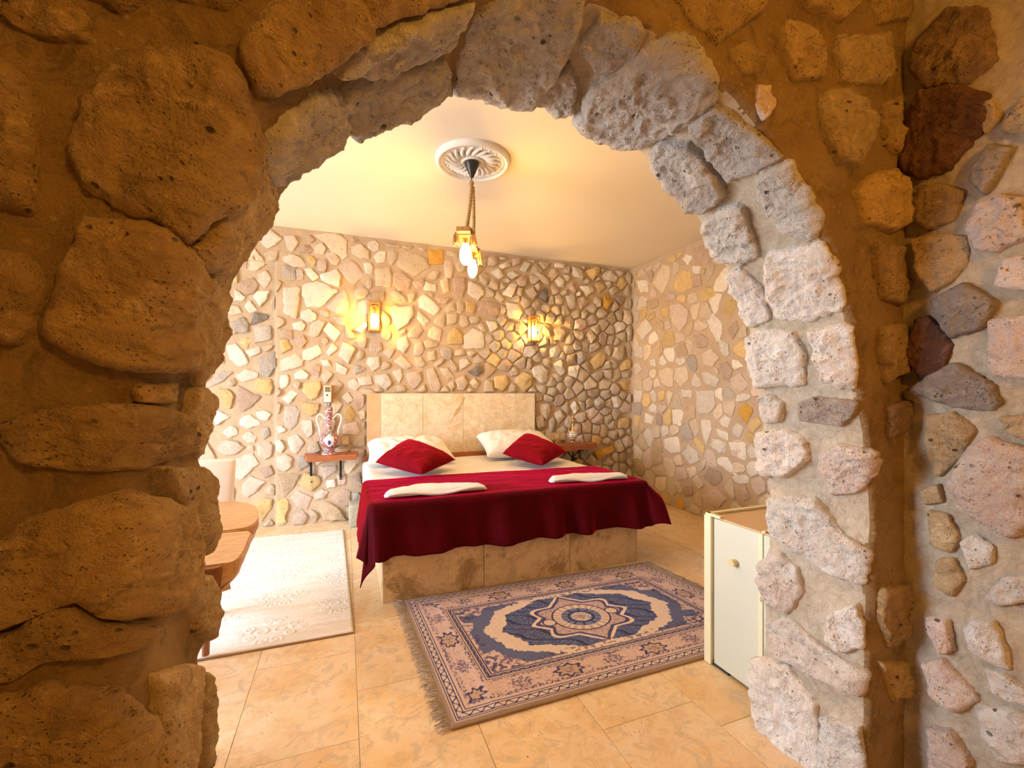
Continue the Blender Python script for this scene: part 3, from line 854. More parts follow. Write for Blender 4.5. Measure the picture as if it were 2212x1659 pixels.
def block(pts, mat, h=.03, rough=1.0, surffn=None, tosw=None, parent=None, name='stone', seed=None):
    """a large rough tuff block: domed, cracked and chipped; traced outline, its own depth"""
    q = np.array([(tosw or px_sw)(*p) for p in pts]); q = q.mean(0)+(q-q.mean(0))*1.08
    if area([tuple(a) for a in q]) < 0: q = q[::-1]
    ext = math.sqrt(abs(area([tuple(a) for a in q])))
    na = int(max(44, min(130, ext*520))); nr = int(max(12, min(34, ext*140)))
    B = resample([tuple(a) for a in q], na)
    for _ in range(max(1, na//40)): B = .25*np.roll(B, 1, 0)+.5*B+.25*np.roll(B, -1, 0)
    c = B.mean(0); off = rng.uniform(0, 50)
    ang = np.arange(na)/na*2*math.pi
    wob = fbm(np.stack([np.cos(ang)*2+off, np.sin(ang)*2, ang*0], -1), 2.2, 4, .6)
    B = c+(B-c)*(1+wob[:, None]*.09)
    t = np.r_[1.05, 1.0, 1-np.linspace(.0, 1, nr)[1:]**1.25*.985]
    t = np.sort(t)[::-1]
    T, J = np.meshgrid(t, np.arange(na), indexing='ij')
    Q = c+(B[J]-c)*T[..., None]
    e = np.clip(T, 0, 1)
    prof = .22*(e < .999)+.78*(1-e**7)**.5
    tl = rng.normal(0, .06, 2)
    base, nrm = (surffn or surf)(Q[..., 0], Q[..., 1])
    nz = fbm(base+off, 4.2/max(.5, ext*4), 4, .55)*.016*rough+fbm(base+off, 17, 4, .62, True)*.0085*rough+fbm(base, 55, 3, .65)*.0042*rough
    nz = nz+(fbm(base+2*off, 9, 3, .5, True)**2)*.012*rough; hh = h*prof+nz*np.clip(prof*1.4, .3, 1)+((Q-c)@tl)*prof*.8
    hh = np.where(T > 1.01, -.022, hh)
    lat = (fbm(base+9, 38, 3, .6)*.004*rough)[..., None]*(base-base.mean((0, 1)))/ (np.linalg.norm(base-base.mean((0, 1)), axis=-1, keepdims=True)+1e-6)
    P = base+nrm*hh[..., None]+lat
    V = np.concatenate([P.reshape(-1, 3), P[-1].mean(0)[None]])
    Fq = grid_faces(len(t), na); m = len(t)
    Fc = []
    for r_ in range(m-1):
        a = r_*na
        for j in range(na): Fc.append((a+j, a+(j+1) % na, a+na+(j+1) % na, a+na+j))
    a = (m-1)*na
    for j in range(na): Fc.append((a+j, a+(j+1) % na, len(V)-1))
    me = mesh(name, V, Fc, True)
    n0 = me.polygons[len(me.polygons)//2].normal; mid = nrm[m//2, na//2]
    if n0.dot(Vector(mid)) < 0: me.flip_normals()
    return link(name, me, mat, parent)
FSX = """tan .03 345,1010 415,1015 412,1180 400,1235 385,1120
tan .03 350,1460 420,1440 418,1600 400,1720 345,1720
umber .02 335,835 392,830 398,870 330,872
"""
FS = FSX+"""umber .035 210,370 228,290 265,225 310,170 400,150 500,160 545,195 565,260 573,330 550,385 480,470 430,535 395,490 340,480 280,455 235,420
umber .035 155,700 185,640 215,550 235,505 320,505 390,520 440,600 450,700 440,790 380,800 300,795 210,765 165,740
tan .022 440,585 445,545 500,465 560,405 585,365 603,405 598,450 570,515 530,560 490,588
grey .03 580,375 585,330 600,290 690,215 742,212 750,270 735,300 670,350 605,398
grey .03 748,270 742,215 790,175 935,138 965,150 972,200 930,235 850,278 765,290
grey .028 735,160 790,105 860,65 960,30 1020,20 1000,70 960,120 870,140 800,150
umber .035 550,140 600,60 640,25 700,20 790,40 800,75 740,120 680,170 612,228 580,205
umber .02 800,20 860,-40 1010,-30 1030,0 960,22 860,52 805,78
grey .035 990,220 1000,130 1040,40 1090,10 1240,-15 1250,40 1235,90 1190,175 1150,225 1110,240 1040,243 995,225
grey .02 1135,232 1180,185 1225,145 1248,180 1240,235 1215,262 1170,258
grey .018 1258,95 1300,52 1370,52 1392,80 1370,120 1310,160 1285,150
grey .035 1250,250 1290,180 1400,105 1450,95 1500,130 1540,180 1540,215 1480,270 1400,315 1340,315 1270,285
grey .03 1405,345 1420,315 1480,312 1530,350 1563,420 1520,455 1490,460 1440,400 1410,370
grey .022 1488,272 1550,232 1600,270 1650,310 1680,345 1630,370 1570,392 1530,330
white .022 1645,378 1700,362 1740,430 1768,480 1762,510 1740,520 1690,500 1640,430
white .03 1515,482 1560,452 1600,445 1620,500 1638,550 1600,570 1540,560 1525,520
white .022 1660,548 1770,533 1797,570 1812,640 1818,668 1740,692 1680,688 1655,620
white .028 1574,592 1600,578 1648,622 1663,688 1620,706 1600,690
white .032 1620,730 1640,712 1710,718 1738,760 1733,830 1640,833 1622,790
white .024 1755,715 1820,700 1836,705 1846,800 1842,842 1785,830 1758,780
white .026 1637,860 1660,852 1690,870 1685,910 1650,914
slate .018 1722,872 1760,858 1848,868 1842,900 1810,922 1732,910
white .034 1640,937 1700,928 1740,950 1748,990 1700,1028 1650,1028 1640,990
pink .022 1772,985 1810,962 1872,975 1882,1000 1858,1058 1800,1068 1772,1020
white .034 1662,1085 1700,1072 1765,1082 1815,1150 1872,1185 1862,1255 1800,1240 1700,1180 1668,1150
white .03 1647,1212 1680,1192 1720,1230 1733,1280 1700,1322 1652,1300 1642,1250
white .02 1792,1330 1850,1303 1864,1350 1862,1398 1820,1408 1787,1378
white .026 1658,1352 1700,1333 1780,1400 1865,1452 1856,1500 1760,1460 1682,1420
white .034 1641,1425 1700,1442 1758,1520 1768,1620 1756,1700 1655,1620 1633,1540
white .02 1772,1552 1855,1572 1866,1640 1862,1720 1790,1720 1768,1640
umber .02 1668,110 1690,65 1755,90 1772,150 1755,185 1700,190
tan .016 1790,95 1905,92 1915,170 1885,198 1805,190
pink .012 1622,203 1650,212 1653,250 1638,273 1622,240
tan .026 1748,228 1790,214 1850,232 1875,290 1862,330 1828,373 1790,360 1760,300
umber .012 1892,232 1928,224 1932,300 1922,343 1896,318
ochre .028 1832,420 1870,388 1918,384 1944,430 1944,488 1908,510 1852,488
umber .014 1872,542 1926,544 1944,620 1935,658 1892,648 1877,590
umber .012 1882,712 1940,705 1945,800 1900,828 1882,760
umber .016 1885,1272 1950,1262 1958,1368 1905,1398 1888,1350
ochre .014 1888,1432 1948,1432 1950,1500 1912,1512
brown .014 1900,880 1948,870 1950,930 1905,950
umber .03 -60,190 30,150 100,190 138,240 130,350 118,480 70,470 0,440 -60,430
umber .03 -50,590 50,560 130,580 148,640 133,720 90,753 20,740 -50,720
umber .015 60,20 170,10 240,60 228,118 120,110 50,70
umber .015 380,-30 540,-30 565,10 520,50 420,30
umber .026 60,920 180,880 330,875 400,900 395,970 340,1010 200,1010 90,990
tan .02 422,850 450,838 470,862 468,960 445,988 418,950
umber .042 -40,1340 -40,1290 30,1200 120,1120 300,1070 390,1110 410,1230 390,1310 345,1330 265,1315 225,1270 182,1240 120,1300 70,1340
umber .03 95,1345 182,1268 230,1296 270,1332 340,1352 330,1385 240,1397 160,1400 90,1448 -40,1448 -40,1375
tan .026 450,1012 470,1040 475,1090 462,1140 440,1195 422,1150 427,1050
tan .026 437,1252 455,1243 474,1280 471,1340 452,1382 432,1360 422,1300
tan .022 440,1462 468,1462 471,1540 463,1640 440,1700 427,1600
umber .03 -40,1500 60,1490 160,1460 300,1480 340,1560 330,1720 -40,1720
tan .022 448,605 470,590 498,592 498,650 488,730 463,798 432,828 418,760 432,640
umber .018 1420,-40 1560,-50 1640,-10 1630,50 1540,110 1480,60
umber .012 1560,130 1600,110 1640,150 1620,190 1590,170
umber .016 180,-40 340,-40 360,20 300,60 210,20
umber .016 1700,-50 1800,-60 1840,10 1800,60 1730,30
umber .014 1860,-50 1960,-50 1960,50 1890,60"""
def fillet(A_, B_, items):
    """mortar is pressed up against the flanks of the blocks"""
    out = np.zeros_like(A_)
    for ln, fn in items:
        f_ = ln.split(); h = float(f_[1]); q = np.array([fn(*map(float, a.split(','))) for a in f_[2:]]); q = q.mean(0)+(q-q.mean(0))*.98
        lo, hi = q.min(0)-.07, q.max(0)+.07
        m_ = (A_ > lo[0])&(A_ < hi[0])&(B_ > lo[1])&(B_ < hi[1])
        if not m_.any(): continue
        x, y = A_[m_], B_[m_]; D = np.full(x.shape, 9.0); ins = np.zeros(x.shape, bool); n_ = len(q)
        for i in range(n_):
            x1, y1 = q[i]; x2, y2 = q[(i+1) % n_]; ddx, ddy = x2-x1, y2-y1; L_ = ddx*ddx+ddy*ddy+1e-12
            t = np.clip(((x-x1)*ddx+(y-y1)*ddy)/L_, 0, 1); D = np.minimum(D, np.hypot(x-x1-ddx*t, y-y1-ddy*t))
            ins ^= ((y1 > y) != (y2 > y))&(x < (x2-x1)*(y-y1)/(y2-y1+1e-12)+x1)
        g = np.where(ins, h*.45-np.minimum(D, .03)*1.2, h*.5*np.exp(-(D/.028)**1.3))
        out[m_] = np.maximum(out[m_], g)
    return out
svals = np.arange(0, SL+.001, .0085)
wvals = np.r_[-2.9, -2.2, -1.8, -1.5, -1.25, -1.05, -.9, -.8, -.7, -.62, -.56, np.arange(-.52, .4, .0085)]
wvals = np.r_[wvals, .42, .47, .55, .7, .95, 1.3, 1.8, 2.4, 3.2]
Sg, Wg = np.meshgrid(svals, wvals, indexing='ij')
P, Nn = surf(Sg, Wg)
near = np.clip(1-(np.abs(Wg-.1)-.6)/.4, 0.15, 1)
H = (fbm(P, 5, 5, .55)*.011-.004+fbm(P+3, 24, 4, .62)*.0085)*near
H = H+fillet(Sg, Wg, [(ln, px_sw) for ln in FS.splitlines()])
P = P+Nn*H[..., None]
facing = Wg < TH/2
XMAX = np.where(facing, XH+.02, XR+.02)
P[..., 0] = np.clip(P[..., 0], XL-.02, XMAX); P[..., 2] = np.clip(P[..., 2], -.12, ZC+.02)
arch = gridmesh('wall_front', P, M['mortar_front'], flip=True)
tag(arch, 'thick stone partition wall pierced by a rough round arch', 'wall', kind='structure')
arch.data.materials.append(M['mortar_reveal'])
fi = np.array([1 if (p.center.y > YN+.02 and p.center.x > .35) else 0 for p in arch.data.polygons], dtype=np.int32)  # right reveal takes the mortar with daylight in its colour
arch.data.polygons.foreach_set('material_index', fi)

for line in FS.splitlines():
    f_ = line.split()
    block([tuple(map(float, a.split(','))) for a in f_[2:]], M['f_'+f_[0]], float(f_[1]), parent=arch, rough=1.35 if f_[0] in ('white', 'pink', 'grey', 'slate') else 1.1)

# hall: right wall beside the arch, and the plain walls behind the camera
def hall_surf(s, wv, h=0.0):
    s = np.asarray(s, float); wv = np.asarray(wv, float)
    return np.stack([XH-.02+s*0, s, wv], -1), np.stack([s*0-1, s*0, s*0], -1)
def hall_sw(px, py):
    p = onX(px, py, XH-.03); return p[1], p[2]
HS = """brown .03 1972,150 1980,90 2050,20 2130,20 2150,130 2080,188 2000,188
red .04 1948,340 1966,260 1990,202 2080,192 2138,212 2128,280 2090,320 2050,368 1990,383 1957,368
slate .03 2097,390 2140,315 2192,322 2150,400 2130,422
tan .03 2162,278 2212,212 2260,290 2170,288
umber .03 1972,440 2000,402 2050,402 2083,417 2060,478 2010,498 1977,478
pink .035 2092,500 2112,442 2160,422 2215,432 2225,510 2150,543 2110,538
tan .03 1977,522 2040,507 2088,512 2093,560 2060,608 2020,628 1987,598
slate .04 2018,650 2090,612 2158,655 2130,708 2060,730 2032,690
pink .02 2152,620 2170,562 2240,547 2240,628
red .03 1963,760 1982,692 2010,684 2058,740 2040,798 1990,822
pink .022 2137,692 2240,682 2240,820 2142,808
slate .03 1965,845 2070,783 2148,830 2163,868 2140,888 2060,878
pink .042 2053,1050 2096,972 2140,948 2240,982 2235,1130 2190,1158 2112,1118
tan .02 2003,900 2060,892 2108,930 2080,978 2030,1028 2003,980
tan .02 2008,1102 2050,1112 2073,1160 2058,1193 2012,1178
white .024 2078,1170 2110,1152 2148,1180 2148,1218 2100,1228
tan .022 2023,1210 2060,1203 2088,1250 2058,1288 2023,1268
white .028 2133,1290 2170,1243 2240,1242 2240,1298 2160,1308
pink .026 2003,1330 2050,1337 2063,1400 2040,1413 2008,1368
white .036 2088,1360 2110,1337 2150,1337 2178,1400 2188,1448 2140,1428 2097,1400
pink .036 2000,1430 2040,1422 2098,1480 2118,1510 2070,1538 2017,1498
white .026 2133,1440 2180,1457 2240,1500 2230,1530 2150,1498
white .03 2113,1530 2180,1528 2240,1560 2240,1650 2160,1638 2127,1588
pink .026 2013,1570 2060,1582 2098,1640 2088,1710 2012,1690
tan .02 2160,900 2225,895 2235,960 2180,935
tan .018 2110,230 2150,215 2160,260 2130,290
tan .02 1985,1060 2030,1045 2040,1085 2000,1090"""
ys = np.arange(-2.3, YN+.05, .0125); zs = np.arange(-.05, ZC+.05, .0125)
ys = ys[(ys > -.1) | (np.arange(len(ys)) % 8 == 0)]
Yg, Zg = np.meshgrid(ys, zs, indexing='ij')
P = np.stack([XH-.02+Yg*0, Yg, Zg], -1); P[..., 0] -= fbm(P, 5, 5, .55)*.011-.004+fbm(P+3, 24, 4, .62)*.0085+fillet(Yg, Zg, [(ln, hall_sw) for ln in HS.splitlines()])
hall_right = tag(gridmesh('wall_hall_right', P, M['mortar_front'], flip=True), 'rubble stone wall of the hall meeting the arch wall in a corner', 'wall', kind='structure')
hall_right.data.materials.clear(); hall_right.data.materials.append(M['mortar_reveal'])  # mortar copy with daylight painted in
for line in HS.splitlines():
    f_ = line.split()
    block([tuple(map(float, a.split(','))) for a in f_[2:]], M['f_'+f_[0]], float(f_[1]), surffn=hall_surf, tosw=hall_sw, parent=hall_right)
tag(MB().box((XL-.2, YH-.2, -.1), (XL, YN, ZC+.02)).build('wall_hall_left', M['mortar']), 'plain mortar wall on the far side of the hall', 'wall', kind='structure')
tag(MB().box((XL-.2, YH-.2, -.1), (XH+.2, YH, ZC+.02)).build('wall_hall_rear', M['mortar']), 'plain mortar wall behind the viewpoint in the hall', 'wall', kind='structure')
MB().box((XH+.05, YH-.2, -.1), (XH+.2, YN+.1, ZC+.02)).build('masonry_core', M['mortar'], hall_right)

def thing(name, loc, label, cat, parts, group=None):
    return adopt(empty(name, loc, label, cat, group), parts)
def sub(part, kids):
    for k in kids: k.parent = part
    return part

# ------------------------------------------------------------------ bed
BX0, BX1, BY0 = .217, 2.114, 2.806
TB, TM = .325, .612
core = MB().box((BX0+.03, BY0+.03, 0), (BX1-.03, YB-.03, TB-.025)).build('core', M['grout'])
pan = []
for a, b in ((BX0, .873), (.873, 1.526), (1.526, BX1)):
    pan.append(MB().box((a+.0015, BY0, .0), (b-.0015, BY0+.03, TB), bev=.002).build('panel', M['slab_base']))
ye = BY0+.0315
while ye < YB-.1:
    y2 = min(ye+.64, YB-.04)
    for xa in (BX0, BX1-.03): pan.append(MB().box((xa, ye, 0), (xa+.03, y2-.003, TB), bev=.002).build('panel', M['slab_base']))
    ye = y2
top = MB().box((BX0+.031, BY0+.031, TB-.024), (BX1-.031, YB-.04, TB)).build('deck', M['slab_base'])
rail = MB().box((.165, YB-.11, .45), (2.10, YB-.073, .655), bev=.006).build('head_rail', M['wood_red']); rail['label'] = 'reddish wooden rail behind the pillows'
thing('bed', (1.16, 3.8, 0), 'low double bed on a brown-stained travertine base at the back wall', 'bed', [core, top, rail]+pan)
hb = []
for a, b in ((.349, .782), (.782, 1.225), (1.225, 2.096)):
    hb.append(MB().box((a+.001, YB-.070, .60), (b-.001, YB-.030, 1.30), bev=.003).build('slab', M['slab']))
strip = MB().box((.212, YB-.058, .60), (.348, YB-.030, 1.30), bev=.003).build('slab', M['slab_orange']); strip['label'] = 'narrow orange-brown slab'
# the long rust-coloured flaw in the middle slab
fl = MB(); c0 = onY(1003, 857, YB-.0705); c1 = onY(975, 915, YB-.0705)
L_ = []; R_ = []
for k in range(15):
    t = k/14; x = c0[0]+(c1[0]-c0[0])*t+.012*math.sin(5*t); z = c0[2]+(c1[2]-c0[2])*t; wd = .022*math.sin(math.pi*min(1, t*.9+.12))**.8*(1+.5*math.sin(13*t+1)+.3*math.sin(31*t))
    L_.append((x-wd, YB-.0712, z)); R_.append((x+wd*.7, YB-.0712, z))
Vf = L_+R_+[(v[0], YB-.066, v[2]) for v in L_+R_]; n_ = 15
fl.add(Vf, [(i, i+1, n_+i+1, n_+i) for i in range(n_-1)])
flaw = fl.build('vein', plain('rust_vein', (.58, .39, .20), .7))
sub(hb[1], [flaw])
thing('headboard', (1.15, YB-.03, .6), 'pitted cream travertine slab headboard fixed behind the bed', 'headboard', hb+[strip])

def soft_box(a, b, r, step, amp, mat, name, seed=0.0):
    """upholstered block: rounded edges and slack in the cover"""
    x0, y0, z0 = a; x1, y1, z1 = b
    nu = int((x1-x0+2*(z1-z0))/step); nv = int((y1-y0+2*(z1-z0))/step)
    U = np.linspace(-(z1-z0), (x1-x0)+(z1-z0), nu); V = np.linspace(-(z1-z0), (y1-y0)+(z1-z0), nv)
    U, V = np.meshgrid(U, V, indexing='ij'); Wd, Ld = x1-x0, y1-y0
    ox = np.where(U < 0, -U, np.where(U > Wd, U-Wd, 0)); oy = np.where(V < 0, -V, np.where(V > Ld, V-Ld, 0)); d = np.maximum(ox, oy)
    X = np.clip(U, 0, Wd); Y = np.clip(V, 0, Ld); Z = z1-d
    # rounding
    cx = np.clip(X, r, Wd-r); cy = np.clip(Y, r, Ld-r); cz = np.minimum(Z, z1-r)
    D = np.stack([X-cx, Y-cy, Z-cz], -1); Ln = np.linalg.norm(D, axis=-1, keepdims=True)+1e-9
    P = np.stack([cx, cy, cz], -1)+D/Ln*r*np.clip(Ln/r*4, 0, 1)
    P[..., 2] = np.where(d > (z1-z0)*.98, z0, P[..., 2])
    nn = fbm(np.stack([P[..., 0]+seed, P[..., 1], P[..., 2]], -1), 3.5, 4, .5, True)
    P += (D/Ln)*(nn*amp)[..., None]
    P[..., 0] += x0; P[..., 1] += y0
    return gridmesh(name, P, mat, flip=False)
mt = soft_box((.168, BY0+.012, TB+.001), (2.165, YB-.125, TM), .035, .022, .006, M['sheet'], 'mattress')
tag(mt, 'thick mattress under a smooth white fitted sheet', 'mattress')

def puff(name, mat, cs, th, pw=.5, wr=.006, n=44, sag=0.0, seam=True):
    """cushion: cs = corners in order (left, top, right, bottom), th = thickness"""
    cs = [np.array(c_, float) for c_ in cs]
    t = np.linspace(-1, 1, n); U, V = np.meshgrid(t, t, indexing='ij')
    # sides bow inward between the corners
    q = .055; Ub = U*(1-q*(1-V**2)); Vb = V*(1-q*(1-U**2))
    a = (Ub+1)/2; b = (Vb+1)/2
    P = cs[0]*((1-a)*(1-b))[..., None]+cs[1]*(a*(1-b))[..., None]+cs[2]*(a*b)[..., None]+cs[3]*((1-a)*b)[..., None]
    nrm = np.cross(cs[2]-cs[0], cs[1]-cs[3]); nrm /= np.linalg.norm(nrm)
    if nrm[2] < 0: nrm = -nrm
    f = np.clip((1-np.abs(U)**2.6)*(1-np.abs(V)**2.6), 0, 1)**pw
    ws = fbm(P+th*9, 7, 4, .5, True)*wr*2
    edge = np.clip((1-np.maximum(abs(U), abs(V)))*8, 0, 1)
    top_ = P+nrm*(f*th*.62+ws*edge)[..., None]; bot = P-nrm*(f*th*.38)[..., None]
    V_ = np.concatenate([top_.reshape(-1, 3), bot.reshape(-1, 3)]); g = grid_faces(n, n)
    Fc = [tuple(r) for r in g]+[tuple(r[::-1]+n*n) for r in g]
    me = mesh(name, V_, Fc, True); bm = bmesh.new(); bm.from_mesh(me); bmesh.ops.remove_doubles(bm, verts=bm.verts[:], dist=1e-4)
    bmesh.ops.recalc_face_normals(bm, faces=bm.faces[:]); bm.to_mesh(me); bm.free()
    o = link(name, me, mat)
    if seam:
        ring = [P[i, 0] for i in range(n)]+[P[n-1, j] for j in range(n)]+[P[i, n-1] for i in range(n-1, -1, -1)]+[P[0, j] for j in range(n-1, -1, -1)]
        MB().tube([tuple(p) for p in ring[::2]], .0035, 6, False).build('piping', mat, o, True)
    return o
def lift(cs, dz): return [(c[0], c[1], c[2]+dz) for c in cs]
pw1 = puff('pillow', M['sheet'], [(.185, 4.12, .665), (.205, 4.585, .80), (.965, 4.585, .80), (1.00, 4.12, .665)], .17, .38, .010, 56, seam=False)
tag(pw1, 'white sleeping pillow at the headboard, nearer the painted vase', 'pillow')
pw2 = puff('pillow', M['sheet'], [(1.32, 4.13, .67), (1.34, 4.60, .83), (2.10, 4.60, .825), (2.17, 4.13, .67)], .18, .38, .010, 56, seam=False)
tag(pw2, 'white sleeping pillow at the headboard, nearer the brass ewer', 'pillow')
cu1 = puff('cushion', M['velvet2'], [(.245, 3.88, .715), (.555, 4.24, .85), (.915, 3.81, .71), (.56, 3.42, .675)], .15, .42, .006, 52)
tag(cu1, 'plump crimson velvet cushion leaning on the pillow nearer the painted vase', 'cushion')
cu2 = puff('cushion', M['velvet2'], [(1.40, 3.90, .73), (1.77, 4.25, .865), (2.06, 3.87, .715), (1.60, 3.43, .68)], .15, .42, .006, 52)
tag(cu2, 'darker crimson velvet cushion leaning on the pillow nearer the brass ewer', 'cushion')

def blanket():
    Wd, X0_, Y0_ = 1.995, .166, BY0-.002; back = 3.545
    aL, aR, bF = .33, .17, .335
    step = .0125
    U = np.arange(-aL, Wd+aR+1e-6, step); V = np.arange(-bF, back-Y0_+1e-6, step)
    U, V = np.meshgrid(U, V, indexing='ij')
    ox = np.where(U < 0, U, np.where(U > Wd, U-Wd, 0)); oy = np.where(V < 0, V, 0)
    d = np.hypot(ox, oy); dd_ = np.maximum(d, 1e-9); nx, ny = ox/dd_, oy/dd_
    cx = np.clip(U, 0, Wd); cy = np.maximum(V, 0)
    r = .03; arc = r*math.pi/2; th = np.clip(d/r, 0, math.pi/2)
    rest = np.maximum(d-arc, 0)
    corner = np.clip(np.abs(ox*oy)/(dd_**2)*2, 0, 1)*(d > 0)
    rightside = (ox > 0).astype(float)
    # folds run down the drop; they open towards the hem
    sf = cx*1.0+cy*.9
    fold = fbm(np.stack([cx*3.4+cy*2.6, sf*0+1.3, sf*0], -1), 1.0, 3, .6)
    fold2 = np.sin(cx*17+1.5*np.sin(cx*5)+.7)+.5*np.sin(cx*31+1)
    front = (oy < 0)*(1-corner)
    out = r*np.sin(th)+.006*np.clip(d*40, 0, 1)+rest*np.maximum(.015, .15+fold*.24+front*fold2*.13)
    out = out*(1-.9*corner*(1-rightside))+corner*(1-rightside)*(.9*r*np.sin(th)+rest*.10)
    out = out+rightside*(ox > 0)*(np.clip(rest, 0, 1)*(.62*np.abs(nx)**.6))
    drop = r*(1-np.cos(th))+rest*(1+.10*corner*(1-rightside))*(1-.28*rightside*np.abs(nx)**.5)
    X = cx+nx*out; Y = cy+ny*out
    # the front-left corner gathers into one hanging pleat
    cl = ((ox < 0) & (oy < 0)).astype(float)
    ang = np.arctan2(-oy, -ox)                      # 0 = side, pi/2 = front
    sway = np.sin(ang*2)*rest*.12*cl
    X += sway*.10
    gat = np.sin(ang*6)*rest*.09*cl
    X += gat*.7; Y -= gat
    Z = TM+.008-drop
    flat = (d <= 0)
    wr = fbm(np.stack([cx, cy, cx*0], -1), 2.4, 4, .5, True)*.0035+fbm(np.stack([cx*1.2, cy*5, cx*0+5], -1), 2.0, 3, .5)*.003
    Z += np.where(flat, np.abs(wr)*1.3, np.clip(1-rest*12, 0, 1)*np.abs(wr))
    hem = fbm(np.stack([cx, cy, cx*0+9], -1), 3, 2)*.012
    Z += hem*np.clip(rest*4, 0, 1)
    # the left third of the back edge rides up
    Yb = np.where(V > (back-Y0_)-.25, (V-(back-Y0_)+.25)/.25, 0)
    Y += Yb*.03*np.sin(cx*2.2+.5)
    P = np.stack([X+X0_, Y+Y0_, Z], -1)
    P[..., 2] = np.maximum(P[..., 2], .02)
    o = gridmesh('blanket', P, M['velvet'])
    md = o.modifiers.new('cloth_thickness', 'SOLIDIFY'); md.thickness = .006; md.offset = 1
    return o
bl = tag(blanket(), 'crimson velvet throw draped across the foot of the bed', 'blanket')

def towel(name, pts, z, label):
    """towel folded into a long triangle; rounded thick folds"""
    (x0, y0), (x1, y1), (xa, ya) = pts; n, m = 60, 18
    t = np.linspace(0, 1, n); s_ = np.linspace(0, 1, m); T, S_ = np.meshgrid(t, s_, indexing='ij')
    fx, fy = x0+(x1-x0)*T, y0+(y1-y0)*T
    ta = ((xa-x0)*(x1-x0)+(ya-y0)*(y1-y0))/((x1-x0)**2+(y1-y0)**2)
    hx, hy = xa-(x0+(x1-x0)*ta), ya-(y0+(y1-y0)*ta); H0 = math.hypot(hx, hy)
    tri = np.where(T < ta, (T/ta)**.8, ((1-T)/(1-ta))**.8)*1.0
    wdt = .055+(H0-.055)*tri; k = wdt/H0
    q = (S_-.0)
    bx = fx+hx*k*q; by = fy+hy*k*q
    endr = np.clip(np.minimum(T, 1-T)*14, 0, 1)**.5
    thk = .040*endr*(1-.35*tri*q)
    prof = np.clip(1-(2*q-1)**4, 0, 1)**.45
    top_ = thk*prof+fbm(np.stack([bx, by, bx*0], -1), 12, 3)*.006*prof
    sag = np.where(q > .35, -.008*tri, 0)
    zt = z+.004+np.maximum(top_+sag*prof, .002)
    P1 = np.stack([bx, by, zt], -1); P0 = np.stack([bx, by, bx*0+z+.002], -1)
    V_ = np.concatenate([P1.reshape(-1, 3), P0.reshape(-1, 3)]); g = grid_faces(n, m); N_ = n*m
    Fc = [tuple(r) for r in g]+[tuple(r[::-1]+N_) for r in g]
    for i in range(n-1):
        Fc.append((i*m, (i+1)*m, N_+(i+1)*m, N_+i*m)); Fc.append((i*m+m-1, N_+i*m+m-1, N_+(i+1)*m+m-1, (i+1)*m+m-1))
    for j in range(m-1):
        Fc.append((j, N_+j, N_+j+1, j+1)); Fc.append(((n-1)*m+j, (n-1)*m+j+1, N_+(n-1)*m+j+1, N_+(n-1)*m+j))
    me = mesh(name, V_, Fc, True); bm = bmesh.new(); bm.from_mesh(me); bmesh.ops.recalc_face_normals(bm, faces=bm.faces[:]); bm.to_mesh(me); bm.free()
    o = link(name, me, M['terry'])
    # visible folded layer edge
    ed = [tuple(np.array([x0+(x1-x0)*a, y0+(y1-y0)*a, z+.012+.012*math.sin(a*9)])+np.array([0, -.004, 0])) for a in np.linspace(.03, .97, 16)]
    MB().tube(ed, .011, 8).build('rolled_edge', M['terry'], o, True)
    return tag(o, label, 'towel')
towel('towel', ((.235, 2.855), (.915, 2.865), (.52, 3.17)), TM+.027, 'white terry towel folded to a long triangle, nearer the white rug')
towel('towel', ((1.42, 2.90), (2.06, 2.845), (1.72, 3.12)), TM+.027, 'white terry towel folded on the blanket, nearer the green cabinet')

# ------------------------------------------------------------------ shelves and what hangs or stands by them
def bracket(x, z, dep, lz):
    m = MB().box((x-.011, YB-.03, z-lz), (x+.011, YB-.022, z)).box((x-.011, YB-dep, z-.008), (x+.011, YB-.022, z))
    m.lathe([(0.0001, 0), (.011, 0), (.011, .008)], (0, 0, 0), 12)
    m.V = m.V[:-36]; m.F = [f for f in m.F if max(f) < len(m.V)]
    o = m.build('bracket', M['metal'])
    s_ = MB().tube([(x, YB-.033, z-lz+.016), (x, YB-.030, z-lz+.016)], .005, 10).build('screw', M['steel'], o)
    return o
sh_z = .705
b_ = MB().prism([(-.375, YB), (-.335, YB-.262), (.105, YB-.255), (.120, YB)], sh_z-.052, sh_z).build('board', M['wood_red'])
brL = [bracket(onY(672, 1010, YB-.03)[0], sh_z-.053, .21, .235), bracket(onY(736, 1010, YB-.03)[0], sh_z-.053, .21, .225)]
thing('wall_shelf', (-.12, YB, sh_z-.05), 'straight reddish wooden wall shelf on two black brackets under the vase', 'shelf', [b_]+brL)
z2 = .70
b2 = MB().prism([(2.26, YB+.005), (2.25, YB-.16), (2.33, YB-.33), (2.42, YB-.355), (2.84, YB-.235), (2.87, YB-.18), (2.86, YB+.005)], z2-.058, z2).build('board', M['wood_red'])
def scroll(x, z, r0, turns, sgn, y):
    pts = []
    for k in range(26):
        t = k/25; a = t*turns*2*math.pi; r = r0*(1-.75*t); pts.append((x+sgn*(r0-r*math.cos(a)), y, z+r*math.sin(a)))
    return pts
